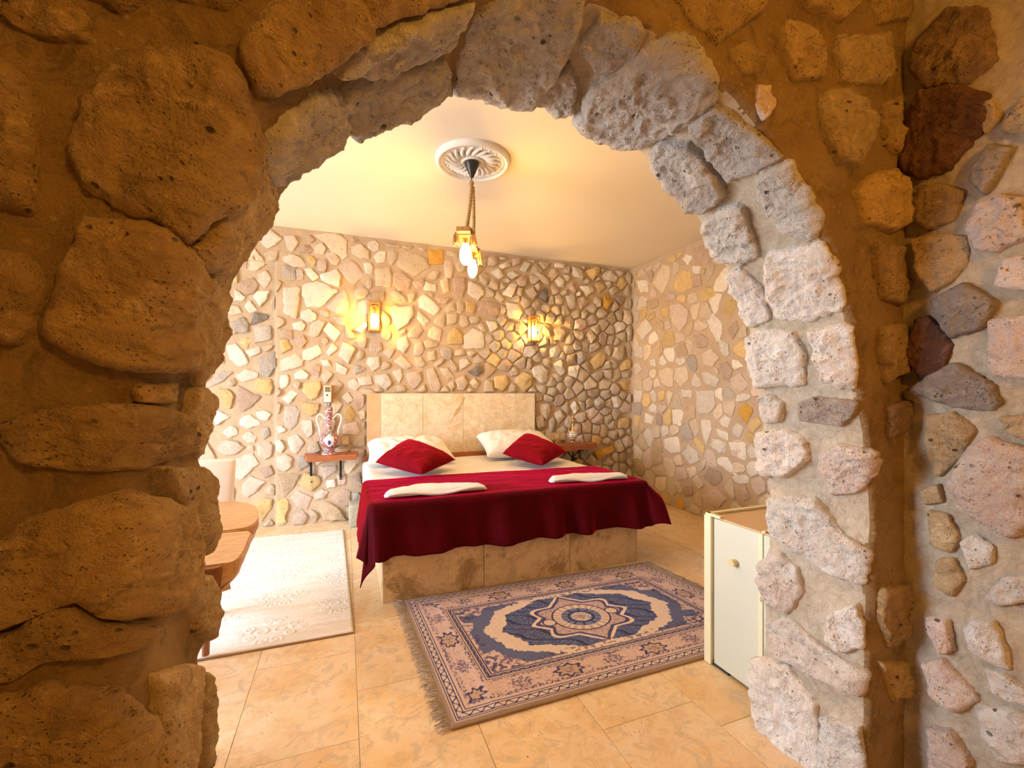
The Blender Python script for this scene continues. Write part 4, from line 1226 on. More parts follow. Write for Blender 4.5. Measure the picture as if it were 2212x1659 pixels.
def wrought(x):
    y = YB-.035; m = MB()
    m.tube([(x, y, z2-.06), (x, y, z2-.30)], .011, 8).tube([(x, y, z2-.065), (x, y-.24, z2-.065)], .009, 8)
    m.tube([(x, y, z2-.19), (x+.04, y-.02, z2-.14), (x+.085, y-.04, z2-.085), (x+.095, y-.04, z2-.065)], .006, 8)
    m.tube(scroll(x+.012, z2-.21, .022, 1.3, 1, y), .004, 6)
    m.tube(scroll(x-.012, z2-.085, .026, 1.4, -1, y), .005, 6)
    o = m.build('bracket', M['metal'], None, True)
    for dz in (.08, .285): MB().tube([(x, y-.013, z2-dz), (x, y-.010, z2-dz)], .005, 8).build('screw', M['steel'], o)
    return o
thing('wall_shelf', (2.55, YB, z2-.05), 'dark reddish bow-fronted wall shelf on scrolled iron brackets in the corner', 'shelf', [b2, wrought(2.30), wrought(onY(1237, 990, YB-.035)[0])])

# painted amphora
vx, vy = onY(711, 975, YB-.14)[:2]; vz = sh_z
body = [(.0001, 0), (.066, 0), (.067, .008), (.058, .024), (.050, .034), (.034, .046), (.030, .052), (.040, .060), (.060, .082), (.083, .115), (.092, .140), (.090, .160), (.078, .182), (.058, .202), (.040, .217), (.027, .232), (.022, .248), (.021, .272)]
neck = [(.021, .272), (.026, .276), (.026, .284), (.021, .288), (.022, .32), (.025, .35), (.030, .385), (.034, .412)]
lid = [(.034, .412), (.036, .415), (.036, .421), (.033, .424), (.034, .435), (.030, .455), (.020, .470), (.011, .478), (.012, .486), (.010, .495), (.0001, .499)]
vb = MB().lathe(body, (vx, vy, vz), 48).build('vase_body', M['iznik'], None, True)
vn = MB().lathe(neck, (vx, vy, vz), 40).build('neck', M['iznik'], None, True)
vl = MB().lathe(lid, (vx, vy, vz), 40).build('lid', M['iznik'], None, True)
rings = [MB().lathe([(r, z-.003), (r+.0035, z), (r, z+.003)], (vx, vy, vz), 40).build('glazed_ring', M['porcelain'], None, True) for r, z in ((.0255, .28), (.035, .418), (.030, .053), (.066, .005))]
fl_ = MB().lathe([(.0001, 0), (.0105, 0.002), (.0105, .006), (.0001, .012)], (vx, vy, vz+.488), 16).build('finial', M['porcelain'], None, True)
hs = []
for sg in (-1, 1):
    K = [(.022, .355), (.040, .352), (.052, .372), (.068, .390), (.090, .392), (.108, .375), (.113, .345), (.104, .300), (.090, .262), (.082, .225), (.080, .182)]
    pts = chaikin(K, 2); hs.append(MB().tube([(vx+sg*a, vy, vz+b) for a, b in pts], .0085, 10).build('handle', M['porcelain'], None, True))
# white medallion with a tulip on the belly, facing the room
med = MB(); tul = MB()
def belly(a, z, off):
    r = np.interp(z, [p[1] for p in body], [p[0] for p in body])+off; return (vx+r*math.sin(a), vy-r*math.cos(a), vz+z)
for nm, mm, cz, hw, hh_, off in (('m', med, .138, .50, .060, .0012), ('t', tul, .120, .16, .024, .0022)):
    ring_ = [[belly(.05+hw*t*math.cos(q)*(1 if nm == 'm' else (1+.25*math.cos(3*q))), cz+hh_*t*math.sin(q), off) for q in np.linspace(0, 2*math.pi, 28, endpoint=False)] for t in (.02, .35, .7, 1.0)]
    V_ = [p for rr in ring_ for p in rr]; Fc = [(k*28+j, k*28+(j+1) % 28, (k+1)*28+(j+1) % 28, (k+1)*28+j) for k in range(3) for j in range(28)]
    mm.add(V_, Fc)
md_ = med.build('medallion', M['porcelain'], vb, True); tu_ = tul.build('painted_tulip', plain('cobalt_glaze', (.05, .05, .3), .15), vb, True)
thing('vase', (vx, vy, vz), 'tall two-handled lidded vase painted with red and blue flowers', 'vase', [vb, vn, vl, fl_]+rings+hs)
# brass ewer
ex, ey = onY(1237, 960, YB-.20)[:2]; ez = z2
g1 = MB().lathe([(.0001, 0), (.036, 0), (.037, .006), (.022, .016), (.012, .028), (.011, .038), (.02, .048), (.030, .052)], (ex, ey, ez), 32).build('foot', M['gold'], None, True)
g2 = MB().lathe([(.030, .050), (.044, .062), (.054, .085), (.057, .105), (.052, .128), (.042, .145), (.030, .155)], (ex, ey, ez), 36).build('painted_body', M['iznik_white'], None, True)
g3 = MB().lathe([(.031, .153), (.026, .162), (.019, .178), (.013, .195), (.008, .215), (.0065, .25), (.0085, .262), (.013, .27), (.007, .28), (.006, .30), (.010, .306), (.0095, .318), (.003, .335), (.0001, .345)], (ex, ey, ez), 24).build('neck', M['gold'], None, True)
g4 = MB().tube([(ex+a, ey, ez+b) for a, b in chaikin([(.045, .130), (.066, .150), (.070, .20), (.066, .255), (.050, .285), (.025, .27), (.014, .262)], 2)], .004, 8).build('handle', M['gold'], None, True)
g5 = MB().tube([(ex-a, ey, ez+b) for a, b in chaikin([(.045, .115), (.062, .135), (.052, .19), (.045, .23), (.050, .275), (.062, .29)], 2)], .004, 8).build('spout', M['gold'], None, True)
thing('ewer', (ex, ey, ez), 'small brass ewer with white flower-painted belly on the corner shelf', 'ewer', [g1, g2, g3, g4, g5])

def plug_plate(p0, p1, name, label, n):
    x0, z1_ = p0; x1, z0_ = p1; y = YB-.03
    f_ = MB().box((x0, y-.012, z0_), (x1, y+.02, z1_), bev=.004).build('faceplate', M['plug_frame']); parts = [f_]
    wd = (x1-x0)/n; sz = min(wd*.68, (z1_-z0_)*.62)
    for k in range(n):
        cx = x0+wd*(k+.5); cz = (z0_+z1_)/2
        if name == 'r' and k == 1: 
            parts.append(MB().box((cx-sz/2, y-.017, cz-sz/2), (cx+sz/2, y-.008, cz+sz/2), bev=.002).build('rocker', M['plug'])); continue
        s_ = MB().box((cx-sz/2, y-.015, cz-sz/2), (cx+sz/2, y-.008, cz+sz/2), bev=.002).build('socket', M['plug'])
        rg = []
        for q in np.linspace(.25, math.pi-.25 if not (name == 'r' and k == 2) else .8, 14): rg.append((cx+sz*.36*math.cos(q), y-.0165, cz+sz*.36*math.sin(q)))
        MB().tube(rg, .0016, 6).build('rim', M['black'], s_, True)
        hl = MB()
        for dx in (-.2, .2): hl.tube([(cx+dx*sz, y-.0172, cz), (cx+dx*sz, y-.014, cz)], .0036, 10)
        hl.tube([(cx, y-.0172, cz-.27*sz), (cx, y-.014, cz-.27*sz)], .0024, 8); hl.build('hole', M['black'], s_)
        parts.append(s_)
    thing('wall_socket', ((x0+x1)/2, y, z0_), label, 'socket', parts)
a0, a1 = onY(700, 944, YB-.04), onY(754, 962, YB-.04); plug_plate((a0[0], a0[2]), (a1[0], a1[2]), 'l', 'beige wall socket plate partly behind the painted vase', 3)
a0, a1 = onY(1184, 935, YB-.04), onY(1222, 951, YB-.04); plug_plate((a0[0], a0[2]), (a1[0], a1[2]), 'r', 'beige three-gang socket plate between the headboard and the ewer', 3)
# remote control in its holder
ra, rb = onY(698, 833, YB-.07), onY(716, 869, YB-.07); rx0, rz1, rx1, rz0 = ra[0], ra[2], rb[0], rb[2]
hold = MB().box((rx0-.004, YB-.055, rz0-.004), (rx1+.014, YB-.015, rz1+.006), bev=.004).build('holder', M['wood_box']); hold['label'] = 'orange-brown wooden holder'
cas = MB().box((rx0+.006, YB-.082, rz0), (rx1-.001, YB-.056, rz1), bev=.007).build('casing', M['remote'], None, True)
W_ = rx1-rx0; Hh = rz1-rz0
scn = MB().box((rx0+.016, YB-.0845, rz0+Hh*.62), (rx1-.011, YB-.081, rz0+Hh*.93), bev=.001).build('display', M['remote_screen'])
keys = MB()
bt = [MB().tube([(rx0+W_*.47, YB-.0855, rz0+Hh*.44), (rx0+W_*.47, YB-.081, rz0+Hh*.44)], .008, 14).build('button', M['black'])]
for k in range(3): bt.append(MB().box((rx0+W_*(.27+.17*k), YB-.0845, rz0+Hh*.34), (rx0+W_*(.37+.17*k), YB-.081, rz0+Hh*.37)).build('button', M['button']))
flp = MB().box((rx0+.014, YB-.0835, rz0+Hh*.05), (rx1-.009, YB-.081, rz0+Hh*.29), bev=.001).build('flap', M['remote'])
thing('remote_control', ((rx0+rx1)/2, YB-.06, rz0), 'ivory air-conditioning remote control hung above the vase', 'remote', [hold, cas, scn, flp]+bt)

# small block on the floor
blk = onY(774, 1132, YB-.18); bw = MB().box((blk[0]-.085, YB-.28, 0), (blk[0]+.085, YB-.10, .225), rz=.05, bev=.022)
o = bw.build('stone_block', M['grey_stone'], None, True)
sm = o.modifiers.new('s', 'SUBSURF'); sm.levels = 2; sm.render_levels = 2; sm.subdivision_type = 'SIMPLE'
tag(o, 'small greenish-grey stone block standing on the floor beside the bed', 'stone')

# ------------------------------------------------------------------ lamps
def bulb_mesh(r, L):
    prof = [(.0001, -L*.62), (r*.45, -L*.58), (r*.85, -L*.42), (r, -L*.2), (r*.92, 0), (r*.6, L*.2), (r*.42, L*.32)]
    return MB().lathe(prof, (0, 0, 0), 16)
def lamp_bulb(p, r=.032, L=.13, mat='bulb', cap=True):
    o = bulb_mesh(r, L).build('bulb', M[mat], None, True); o.location = p
    if not cap: return [o]
    c_ = MB().lathe([(r*.45, L*.30), (r*.5, L*.32), (r*.5, L*.55), (r*.7, L*.56), (r*.7, L*.62), (.0001, L*.62)], p, 16).build('bulb_socket', M['gold'], None, True)
    return [o, c_]
def rope_coil(c, rx, ry, n, r=.006):
    pts = [(c[0]+rx*math.cos(k*.7)*(1+.2*math.sin(k*1.9)), c[1]+ry*math.sin(k*.7)*(1+.2*math.cos(k*2.3)), c[2]+.012*math.sin(k*1.3)) for k in range(n)]
    return MB().tube(pts, r, 6)
def sconce(px0, py0, px1, py1, label):
    a, b = onY(px0, py0, YB-.12), onY(px1, py1, YB-.12); x0, z1_, x1, z0_ = a[0], a[2], b[0], b[2]; yb, yf = YB-.035, YB-.135
    back_ = MB().box((x0, yb-.012, z0_), (x1, yb, z1_), bev=.002).build('back_board', M['wood_box'])
    tp = MB().box((x0, yf, z1_-.018), (x1, yb-.012, z1_), bev=.002).build('top_board', M['wood_box'])
    bt_ = MB().box((x0, yf, z0_), (x1, yb-.012, z0_+.018), bev=.002).build('bottom_board', M['wood_box'])
    posts = [MB().box((x, yf, z0_+.018), (x+.011, yf+.011, z1_-.018)).build('post', M['wood_box']) for x in (x0, x1-.011)]
    cx = (x0+x1)/2; cy = (yb+yf)/2
    rp = rope_coil((cx, cy, z1_-.045), .036, .026, 26).build('rope', M['rope'], None, True)
    bl_ = lamp_bulb((cx, cy, z1_-.16), .034, .15)
    for q in bl_: pass
    thing('wall_lamp', (cx, yb, z0_), label, 'lamp', [back_, tp, bt_, rp]+posts+bl_)
sconce(797, 651, 821, 717, 'lit open wooden wall lamp above the painted vase side of the headboard')
sconce(1146, 681, 1166, 739, 'lit open wooden wall lamp above the corner side of the headboard')
# ceiling rose
cx, cy = onZ(1022, 352, ZC-.02)[:2]
R0 = .262
ro = MB().lathe([(.0001, -.020), (.055, -.022), (.075, -.030), (.082, -.014), (.10, -.010), (.20, -.012), (.205, -.020), (.222, -.020), (.226, -.028), (.240, -.034), (.255, -.026), (R0, -.012), (R0, .0)], (cx, cy, ZC), 72).build('disc', M['stucco'], None, True)
rp_ = [ro]
for k in range(20):
    a = 2*math.pi*k/20; pts = []; rr = []
    for j in range(11):
        t = j/10; r = .092+.095*t; aa = a+.34*t**1.6; pts.append((cx+r*math.cos(aa), cy+r*math.sin(aa), ZC-.013-.010*math.sin(math.pi*t))); rr.append(.0055+.0085*math.sin(math.pi*min(1, t*.9+.1)))
    m_ = MB().tube(pts, rr, 8)
    e_ = pts[-1]; m_.lathe([(.0001, -.010), (.008, -.006), (.010, 0), (.008, .006), (.0001, .010)], (e_[0], e_[1], ZC-.016), 10)
    rp_.append(m_.build('acanthus_leaf', M['stucco'], None, True))
bd = MB()
for k in range(72):
    a = 2*math.pi*k/72; bd.lathe([(.0001, -.006), (.005, -.003), (.0058, 0), (.0001, .004)], (cx+.2135*math.cos(a), cy+.2135*math.sin(a), ZC-.022), 6)
bo = bd.build('beading', M['stucco'], None, True); rp_.append(bo)
thing('ceiling_rose', (cx, cy, ZC), 'round white moulded plaster rose with leaf pattern on the ceiling', 'rose', rp_)
# pendant
pt = []
cn = MB().lathe([(.0001, 0), (.052, -.002), (.050, -.012), (.012, -.095), (.006, -.10), (.0001, -.10)], (cx-.012, cy-.01, ZC-.030), 28).build('canopy_cone', M['black'], None, True)
tipz = ZC-.13
cd = MB().tube([(cx-.012, cy-.01, tipz+.01), (cx-.014, cy-.01, tipz-.035)], .004, 8).build('cord', M['black'])
kz = tipz-.035; zb = 2.365
e0, e1 = (.722, 2.76), (.915, 3.20)
def wrapped(p0, p1, r, name='rope'):
    n = 60; pts = []; rr = []
    for k in range(n):
        t = k/(n-1); b = math.sin(math.pi*t)*.006
        pts.append((p0[0]+(p1[0]-p0[0])*t+b, p0[1]+(p1[1]-p0[1])*t, p0[2]+(p1[2]-p0[2])*t)); rr.append(r*(1+.22*math.sin(k*2.1)))
    return MB().tube(pts, rr, 10).build(name, M['rope'], None, True)
kn = (cx-.014, cy-.01, kz)
r1 = wrapped(kn, (e0[0]+.03, e0[1]+.06, zb+.012), .0125); r2 = wrapped((kn[0]+.012, kn[1]+.012, kz-.02), (e1[0]-.02, e1[1]-.05, zb+.012), .0125)
kt = rope_coil(kn, .012, .012, 12, .007).build('knot', M['rope'], None, True)
ang = math.atan2(e1[1]-e0[1], e1[0]-e0[0]); mx_, my_ = (e0[0]+e1[0])/2, (e0[1]+e1[1])/2; LB = math.hypot(e1[0]-e0[0], e1[1]-e0[1])/2+.03
bar = MB().box((mx_-LB, my_-.045, zb-.02), (mx_+LB, my_+.045, zb+.012), rz=ang, bev=.003).build('beam', M['wood_box'])
dx_, dy_ = math.cos(ang), math.sin(ang)
pb = []
for q, rr_, LL in ((-.17, .040, .155), (.17, .036, .145)):
    pb += lamp_bulb((mx_+dx_*q, my_+dy_*q, zb-.115), rr_, LL)
ts = []
for q in (-.20, .20):
    for sd in (-1, 1):
        bx, by = mx_+dx_*q-dy_*sd*.055, my_+dy_*q+dx_*sd*.055; m_ = MB()
        for k in range(16):
            a = random.uniform(0, 6.28); r = random.uniform(.004, .026)
            m_.tube([(bx, by, zb+.006), (bx+r*.8*math.cos(a), by+r*.8*math.sin(a), zb-.03), (bx+r*math.cos(a+.4), by+r*math.sin(a+.4), zb-random.uniform(.06, .10))], .0045, 5)
        ts.append(m_.build('tassel', M['rope'], None, True))
    m_ = MB()
    for k in range(3):
        o_ = q+(k-1)*.014; cxx, cyy = mx_+dx_*o_, my_+dy_*o_; lp = []
        for (s1, zz) in ((-.05, -.025), (-.05, .018), (.05, .018), (.05, -.025), (-.05, -.025)): lp.append((cxx-dy_*s1, cyy+dx_*s1, zb+zz-.001))
        m_.tube(lp, .006, 6)
    ts.append(m_.build('rope_binding', M['rope'], None, True))
thing('pendant_lamp', (cx, cy, ZC-.03), 'wooden beam pendant hung on jute ropes with two lit bulbs', 'lamp', [cn, cd, r1, r2, kt, bar]+pb+ts)
# assumed hall lamp, unseen behind the viewpoint, added to light the arch wall
HL = (.75, -.95, 2.28)
hb_ = bulb_mesh(.09, .26).build('bulb', M['bulb_assumed'], None, True); hb_.location = HL
hc = MB().tube([(HL[0], HL[1], ZC), (HL[0], HL[1], HL[2]+.10)], .006, 8).build('cord', M['black'])
hs_ = MB().lathe([(.03, .07), (.035, .08), (.035, .13), (.0001, .135)], HL, 20).build('bulb_socket', M['gold'], None, True)
hr = MB().lathe([(.0001, 0), (.06, 0), (.05, -.03), (.0001, -.035)], (HL[0], HL[1], ZC), 24).build('ceiling_cap', M['black'], None, True)
thing('pendant_lamp', (HL[0], HL[1], ZC), 'assumed single warm bulb hanging from the hall ceiling, unseen behind the viewpoint', 'lamp', [hb_, hc, hs_, hr])  # this pendant is assumed: only its warm light shows

# ------------------------------------------------------------------ cabinet
CX0, CX1, CY0, CY1, CT = 1.645, 2.10, YF+.045, 1.648, .712
bodyc = MB().box((CX0+.022, CY0, .035), (CX1, CY1, CT-.012)).build('carcass', M['green'])
plin = MB().box((CX0+.03, CY0+.01, 0), (CX1-.02, CY1-.02, .036)).build('plinth', M['navy'])
toe = MB().box((CX0+.004, CY1-.13, 0.0), (CX0+.05, CY1-.008, .022)).build('toe_block', M['navy'])
door = MB().box((CX0+.002, 1.362, .014), (CX0+.022, 1.600, CT-.008), bev=.002).build('door', M['green'])
kb = MB(); ky, kz_ = 1.478, .537
kb.tube([(CX0+.002, ky, kz_), (CX0-.026, ky, kz_)], [.015, .0165], 24); kn_ = kb.build('knob', plain('beech_knob', (.80, .62, .36), .4), door, True)
st1 = MB().box((CX0-.012, 1.608, .002), (CX0+.022, CY1, CT), bev=.002).build('stile', M['cream'])
st2 = MB().box((CX0-.002, 1.338, .014), (CX0+.022, 1.360, CT-.006), bev=.002).build('stile', M['cream'])
p2 = MB().box((CX0+.002, CY0, .014), (CX0+.022, 1.336, CT-.008), bev=.002).build('side_panel', M['green'])
tpc = MB().box((CX0+.012, CY0, CT-.012), (CX1, CY1, CT-.002)).build('top', M['cab_top'])
e1_ = MB().box((CX0, CY1-.022, CT-.002), (CX1, CY1, CT+.010), bev=.002).build('edge_strip', M['cream'])
e2_ = MB().box((CX0-.004, 1.56, CT-.002), (CX0+.020, CY1-.0, CT+.010), bev=.002).build('edge_strip', M['cream'])
e3_ = MB().box((CX0+.012, 1.338, CT-.002), (CX1, 1.352, CT+.004)).build('edge_strip', M['cream'])
thing('cabinet', (1.87, 1.47, 0), 'pale green low cabinet with cream edging behind the arch jamb', 'cabinet', [bodyc, plin, toe, door, st1, st2, p2, tpc, e1_, e2_, e3_])

# ------------------------------------------------------------------ rugs
def quad_rug(BLc, BRc, FRc, FLc, nu, nv):
    a, b = np.meshgrid(np.linspace(0, 1, nu), np.linspace(0, 1, nv), indexing='ij')
    q = [np.array(p) for p in (FLc, FRc, BLc, BRc)]
    return a, b, q[0]*((1-a)*(1-b))[..., None]+q[1]*(a*(1-b))[..., None]+q[2]*((1-a)*b)[..., None]+q[3]*(a*b)[..., None]
FL_, FR_, BL_, BR_ = (.385, 1.655), (2.26, 1.664), (.335, 2.792), (2.13, 2.748)
nu, nv = 760, 470
a, b, XY = quad_rug(BL_, BR_, FR_, FL_, nu, nv)
LL, WW = 1.82, 1.125
u = a*LL; v = b*WW
navy, blue, gb, cream, pink, tan = [np.array(c_) for c_ in ((.025, .025, .11), (.035, .065, .21), (.13, .17, .34), (.82, .68, .60), (.66, .48, .47), (.44, .32, .25))]
p3 = np.stack([u, v, u*0], -1)
n1 = fbm(p3, 9, 4, .6); n2 = fbm(p3+4, 34, 3, .6); n3 = fbm(p3+8, 90, 2, .6)
col = pink+(cream-pink)*np.clip(.35+n1*.9+n2*.5, 0, 1)[..., None]*.75
def paint(mask, c_, al=1.0):
    global col
    m_ = np.clip(mask, 0, 1)[..., None]*al; col = col*(1-m_)+np.asarray(c_)*m_
d = np.minimum(np.minimum(u, LL-u), np.minimum(v, WW-v)); horiz = (np.minimum(v, WW-v) < np.minimum(u, LL-u)); s_ = np.where(horiz, u, v)
# field beyond the guard
L2, W2 = LL/2, WW/2
du, dv = u-L2, v-W2
ang_ = np.arctan2(dv/.36, du/.60); rr_ = np.hypot(du/.60, dv/.36)
scal = 1+.045*np.abs(np.sin(ang_*9))+.05*n1+.04*n2
# cloud collar of leaves around
ring_out = rr_*(1+.07*np.abs(np.sin(ang_*4))-.02)/1.0+.05*n1+.045*n2
paint((ring_out < 1.10)&(d > .27), gb*.75+navy*.35)
hook = (np.abs(np.sin(ang_*4+.4)) > .93)&(ring_out < 1.24); paint(hook&(d > .27), gb*.8+navy*.2)
paint((rr_*(1+.06*np.abs(np.sin(ang_*5+.5)))+.05*n2 < .96), cream*.97)
medm = rr_*(1+.08*np.abs(np.sin(ang_*5.0)))+.045*n2 < .80
paint(medm, blue*.8+gb*.25)
# leafy net inside the medallion
net = np.abs(np.sin((du*1.0+dv*1.6)*24+np.sin(dv*40)*.8)) ; net2 = np.abs(np.sin((du*1.0-dv*1.6)*24))
paint(medm&((net < .22)), navy*.8); paint(medm&(n3*1.2+n2*.5 > .18)&(net > .3), gb*1.35+.04, .7)
# star cartouche
st = (np.abs(du)/.30)**.8+(np.abs(dv)/.29)**1.1; lob = np.hypot(du/.235, dv/.19)*(1-.10*np.abs(np.cos(ang_*4)))
star = (np.minimum(st*1.06, lob*(1-.07*np.cos(ang_*8))) < 1.0); star_o = (np.minimum(st*1.06, lob*(1-.07*np.cos(ang_*8))) < 1.09)
paint(star_o, cream*1.02); paint(star, navy*1.3+gb*.2)
star_i = (np.minimum(st*1.18, lob*(1-.07*np.cos(ang_*8))*1.1) < 1.0); paint(star_i, pink*1.05+.03)
paint(star_i&(np.abs(n3) < .10), navy*1.4, .75)
c_r = np.hypot(du/1.15, dv)
paint((c_r < .148), navy); paint(c_r < .140, cream*.95); paint((c_r < .140)&(c_r > .105)&(np.sin(ang_*26) > .2), pink*.8); paint(c_r < .100, gb*1.3); 
paint((c_r < .096)&(np.abs(np.sin(ang_*7)) < .35), navy*1.2); paint((c_r < .096)&(np.abs(c_r-.062) < .006), navy); paint((c_r < .050)&(n3 > -.1), cream*.95); paint((c_r < .022), tan)
for sx in (-1, 1):
    paint(np.hypot((du-sx*.20)/.036, dv/.034) < 1, cream*.92); paint(np.abs(np.hypot((du-sx*.20)/.036, dv/.034)-1) < .12, navy*1.5)
# corner pieces: leafy scrolls
lines = (np.abs(fbm(p3+21, 15, 2, .5)) < .035); outf = (rr_ > 1.15)&(d > .255)
paint(outf&lines&(n1 > -.05), navy*1.6, .8)
cb = (d > .255)&(d < .30+.03*n2)&(n2 > .1); paint(cb, navy*1.4, .7)
crn = np.hypot(np.minimum(u, LL-u)-.30, np.minimum(v, WW-v)-.28); paint((crn < .10)&(n2 > -.02)&(d > .255), navy*1.4, .75)
# borders
bm_ = d < .252; paint(bm_, pink*.98+(cream-pink)*.25)
rep = (s_/.235) % 1.0; k_ = np.floor(s_/.235).astype(int); ctr = np.hypot((rep-.5)*.235/.060, (d-.150)/.038); ctr2 = ctr*(1+.16*np.sin(np.arctan2((d-.150)/.038, (rep-.5)*.235/.06)*8)+.2*n2)
inb = (d > .092)&(d < .208); even = (k_ % 2 == 0)
paint(inb&even&(ctr2 < 1), tan*1.25); paint(inb&even&(np.abs(ctr2-1) < .13), navy*1.5)
paint(inb&even&(ctr2 < .5)&(n3 > .1), navy*1.6, .7)
paint(inb&~even&(ctr2 < .85)&(n3 > -.05), navy*1.5, .8)
paint(inb&((d < .104+.020*np.clip(n3*2.4, 0, 1))|(d > .198-.016*np.clip(n2*2.6, 0, 1)))&(n3+n2*.5 > .02), navy*1.5, .85)
paint(inb&(np.abs(fbm(p3+40, 20, 2, .5)) < .022), navy*1.8, .55)
for q0, q1 in ((.024, .078), (.212, .252)):
    mid_ = (q0+q1)/2; hw = (q1-q0)/2; g_ = (d > q0)&(d < q1); paint(g_, cream*.86)
    paint(g_&(np.abs(np.abs(d-mid_)-hw+.003) < .0030), navy*1.3); paint(g_&(np.abs(np.abs(d-mid_)-hw+.014) < .0024), navy*1.5)
    zz = mid_+(hw-.017)*np.sin(s_*2*math.pi/.048+n1*1.2); paint(g_&(np.abs(d-zz) < .0036), navy*1.4)
paint(d < .020, tan*.85+.03)
paint(d < .012, tan*.7)
col = np.clip(col*(1+.10*n3+.06*n2)[..., None], 0, 1)
Zr = .010+.0012*n2-.004*np.clip(1-d/.012, 0, 1)
Zr += .003*np.exp(-((u-.2)/.03)**2)
P = np.concatenate([XY, Zr[..., None]], -1)
pile = gridmesh('pile', P, M['rug'])
ca = pile.data.color_attributes.new('Col', 'FLOAT_COLOR', 'POINT')
ca.data.foreach_set('color', np.concatenate([col, np.ones(col.shape[:2]+(1,))], -1).reshape(-1).astype(np.float32))
edge_pts = [(*FL_, .006), (*FR_, .006)]; edge_pts2 = [(*BL_, .006), (*BR_, .006)]
bind = [MB().tube([(e[0][0]+(e[1][0]-e[0][0])*t, e[0][1]+(e[1][1]-e[0][1])*t, .0065) for t in np.linspace(0, 1, 20)], .0062, 8).build('binding', M['rug_edge'], None, True) for e in (edge_pts, edge_pts2)]
backing = MB().prism([FL_, FR_, BR_, BL_], .0005, .006).build('backing', M['rug_edge'])
frs = []
for (p0, p1, sg) in ((FL_, BL_, -1), (FR_, BR_, 1)):
    m_ = MB(); K = 210
    for k in range(K):
        t = (k+random.random()*.6)/K; x = p0[0]+(p1[0]-p0[0])*t; y = p0[1]+(p1[1]-p0[1])*t; l = random.uniform(.035, .062); w1 = random.uniform(-.012, .012)
        m_.tube([(x, y, .006), (x+sg*l*.35, y+w1*.4, random.uniform(.008, .014)), (x+sg*l*.7, y+w1, random.uniform(.006, .014)), (x+sg*l, y+w1*1.5+random.uniform(-.008, .008), random.uniform(.003, .009))], [.0022, .0024, .002, .0012], 5)
    f_ = m_.build('fringe', M['fringe'], None, True); f_['kind'] = 'stuff'; frs.append(f_)
thing('patterned_rug', (1.3, 2.2, 0), 'blue and dusty pink medallion rug with fringed ends at the foot of the bed', 'rug', [pile, backing]+bind+frs)

# white embossed rug
wc = [(-1.25, 4.50), (-.012, 4.435), (.047, 2.514), (-1.22, 2.53)]   # BL BR FR FL
nu, nv = 300, 440
a, b, XY = quad_rug(wc[0], wc[1], wc[2], wc[3], nu, nv)
uu, vv = a*1.25, b*1.92; emb = np.zeros_like(uu)
def curl(cx_, cy_, R_, turns, sg, ph):
    """one raised scroll line"""
    global emb
    t = np.linspace(0, 1, 70); an = ph+sg*t*turns*2*math.pi; r = R_*(1-t*.82)
    X = cx_+r*np.cos(an); Y = cy_+r*np.sin(an)
    i0, i1 = max(0, int((cx_-R_-.02)/1.25*nu)), min(nu, int((cx_+R_+.02)/1.25*nu)+1); j0, j1 = max(0, int((cy_-R_-.02)/1.92*nv)), min(nv, int((cy_+R_+.02)/1.92*nv)+1)
    if i1 <= i0 or j1 <= j0: return
    U_, V_ = uu[i0:i1, j0:j1], vv[i0:i1, j0:j1]
    D = np.min(np.hypot(U_[..., None]-X, V_[..., None]-Y), -1); emb[i0:i1, j0:j1] = np.maximum(emb[i0:i1, j0:j1], np.exp(-(D/.0055)**2))
for gx in np.arange(.12, 1.3, .36):
    for gy in np.arange(.16, 2.0, .42):
        oy = .21 if int(gx/.36) % 2 else 0
        for sx in (-1, 1):
            for (ddx, ddy, R_, ph) in ((.05, .0, .05, 0), (.11, .04, .032, 1), (.10, -.05, .028, 2), (.03, .10, .034, .5), (.03, -.10, .034, -.5), (.15, 0, .02, 0)):
                curl(gx+sx*ddx, gy+oy+ddy, R_, 1.25, sx, ph if sx > 0 else math.pi-ph)
Zw = .012+emb*.0027+fbm(np.stack([uu, vv, uu*0], -1), 40, 2)*.0008
edge_ = np.minimum(np.minimum(a*1.25, (1-a)*1.25), np.minimum(b, 1-b)*1.92); Zw -= .009*np.clip(1-edge_/.012, 0, 1)**2
wp = gridmesh('pile', np.concatenate([XY, Zw[..., None]], -1), M['white_rug'])
loop = [wc[0], wc[1], wc[2], wc[3], wc[0]]; lp = []
for i in range(4):
    for t in np.linspace(0, 1, 14, endpoint=False): lp.append((loop[i][0]+(loop[i+1][0]-loop[i][0])*t, loop[i][1]+(loop[i+1][1]-loop[i][1])*t, .0052))
wb = MB().tube(lp+[lp[0]], .0048, 6, False).build('binding', M['binding'], None, True)
wbk = MB().prism([wc[3], wc[2], wc[1], wc[0]], .0005, .004).build('backing', M['white_rug'])
thing('white_rug', (-.6, 3.5, 0), 'plain white rug with embossed scrolls, bound in tan, left of the bed', 'rug', [wp, wb, wbk])

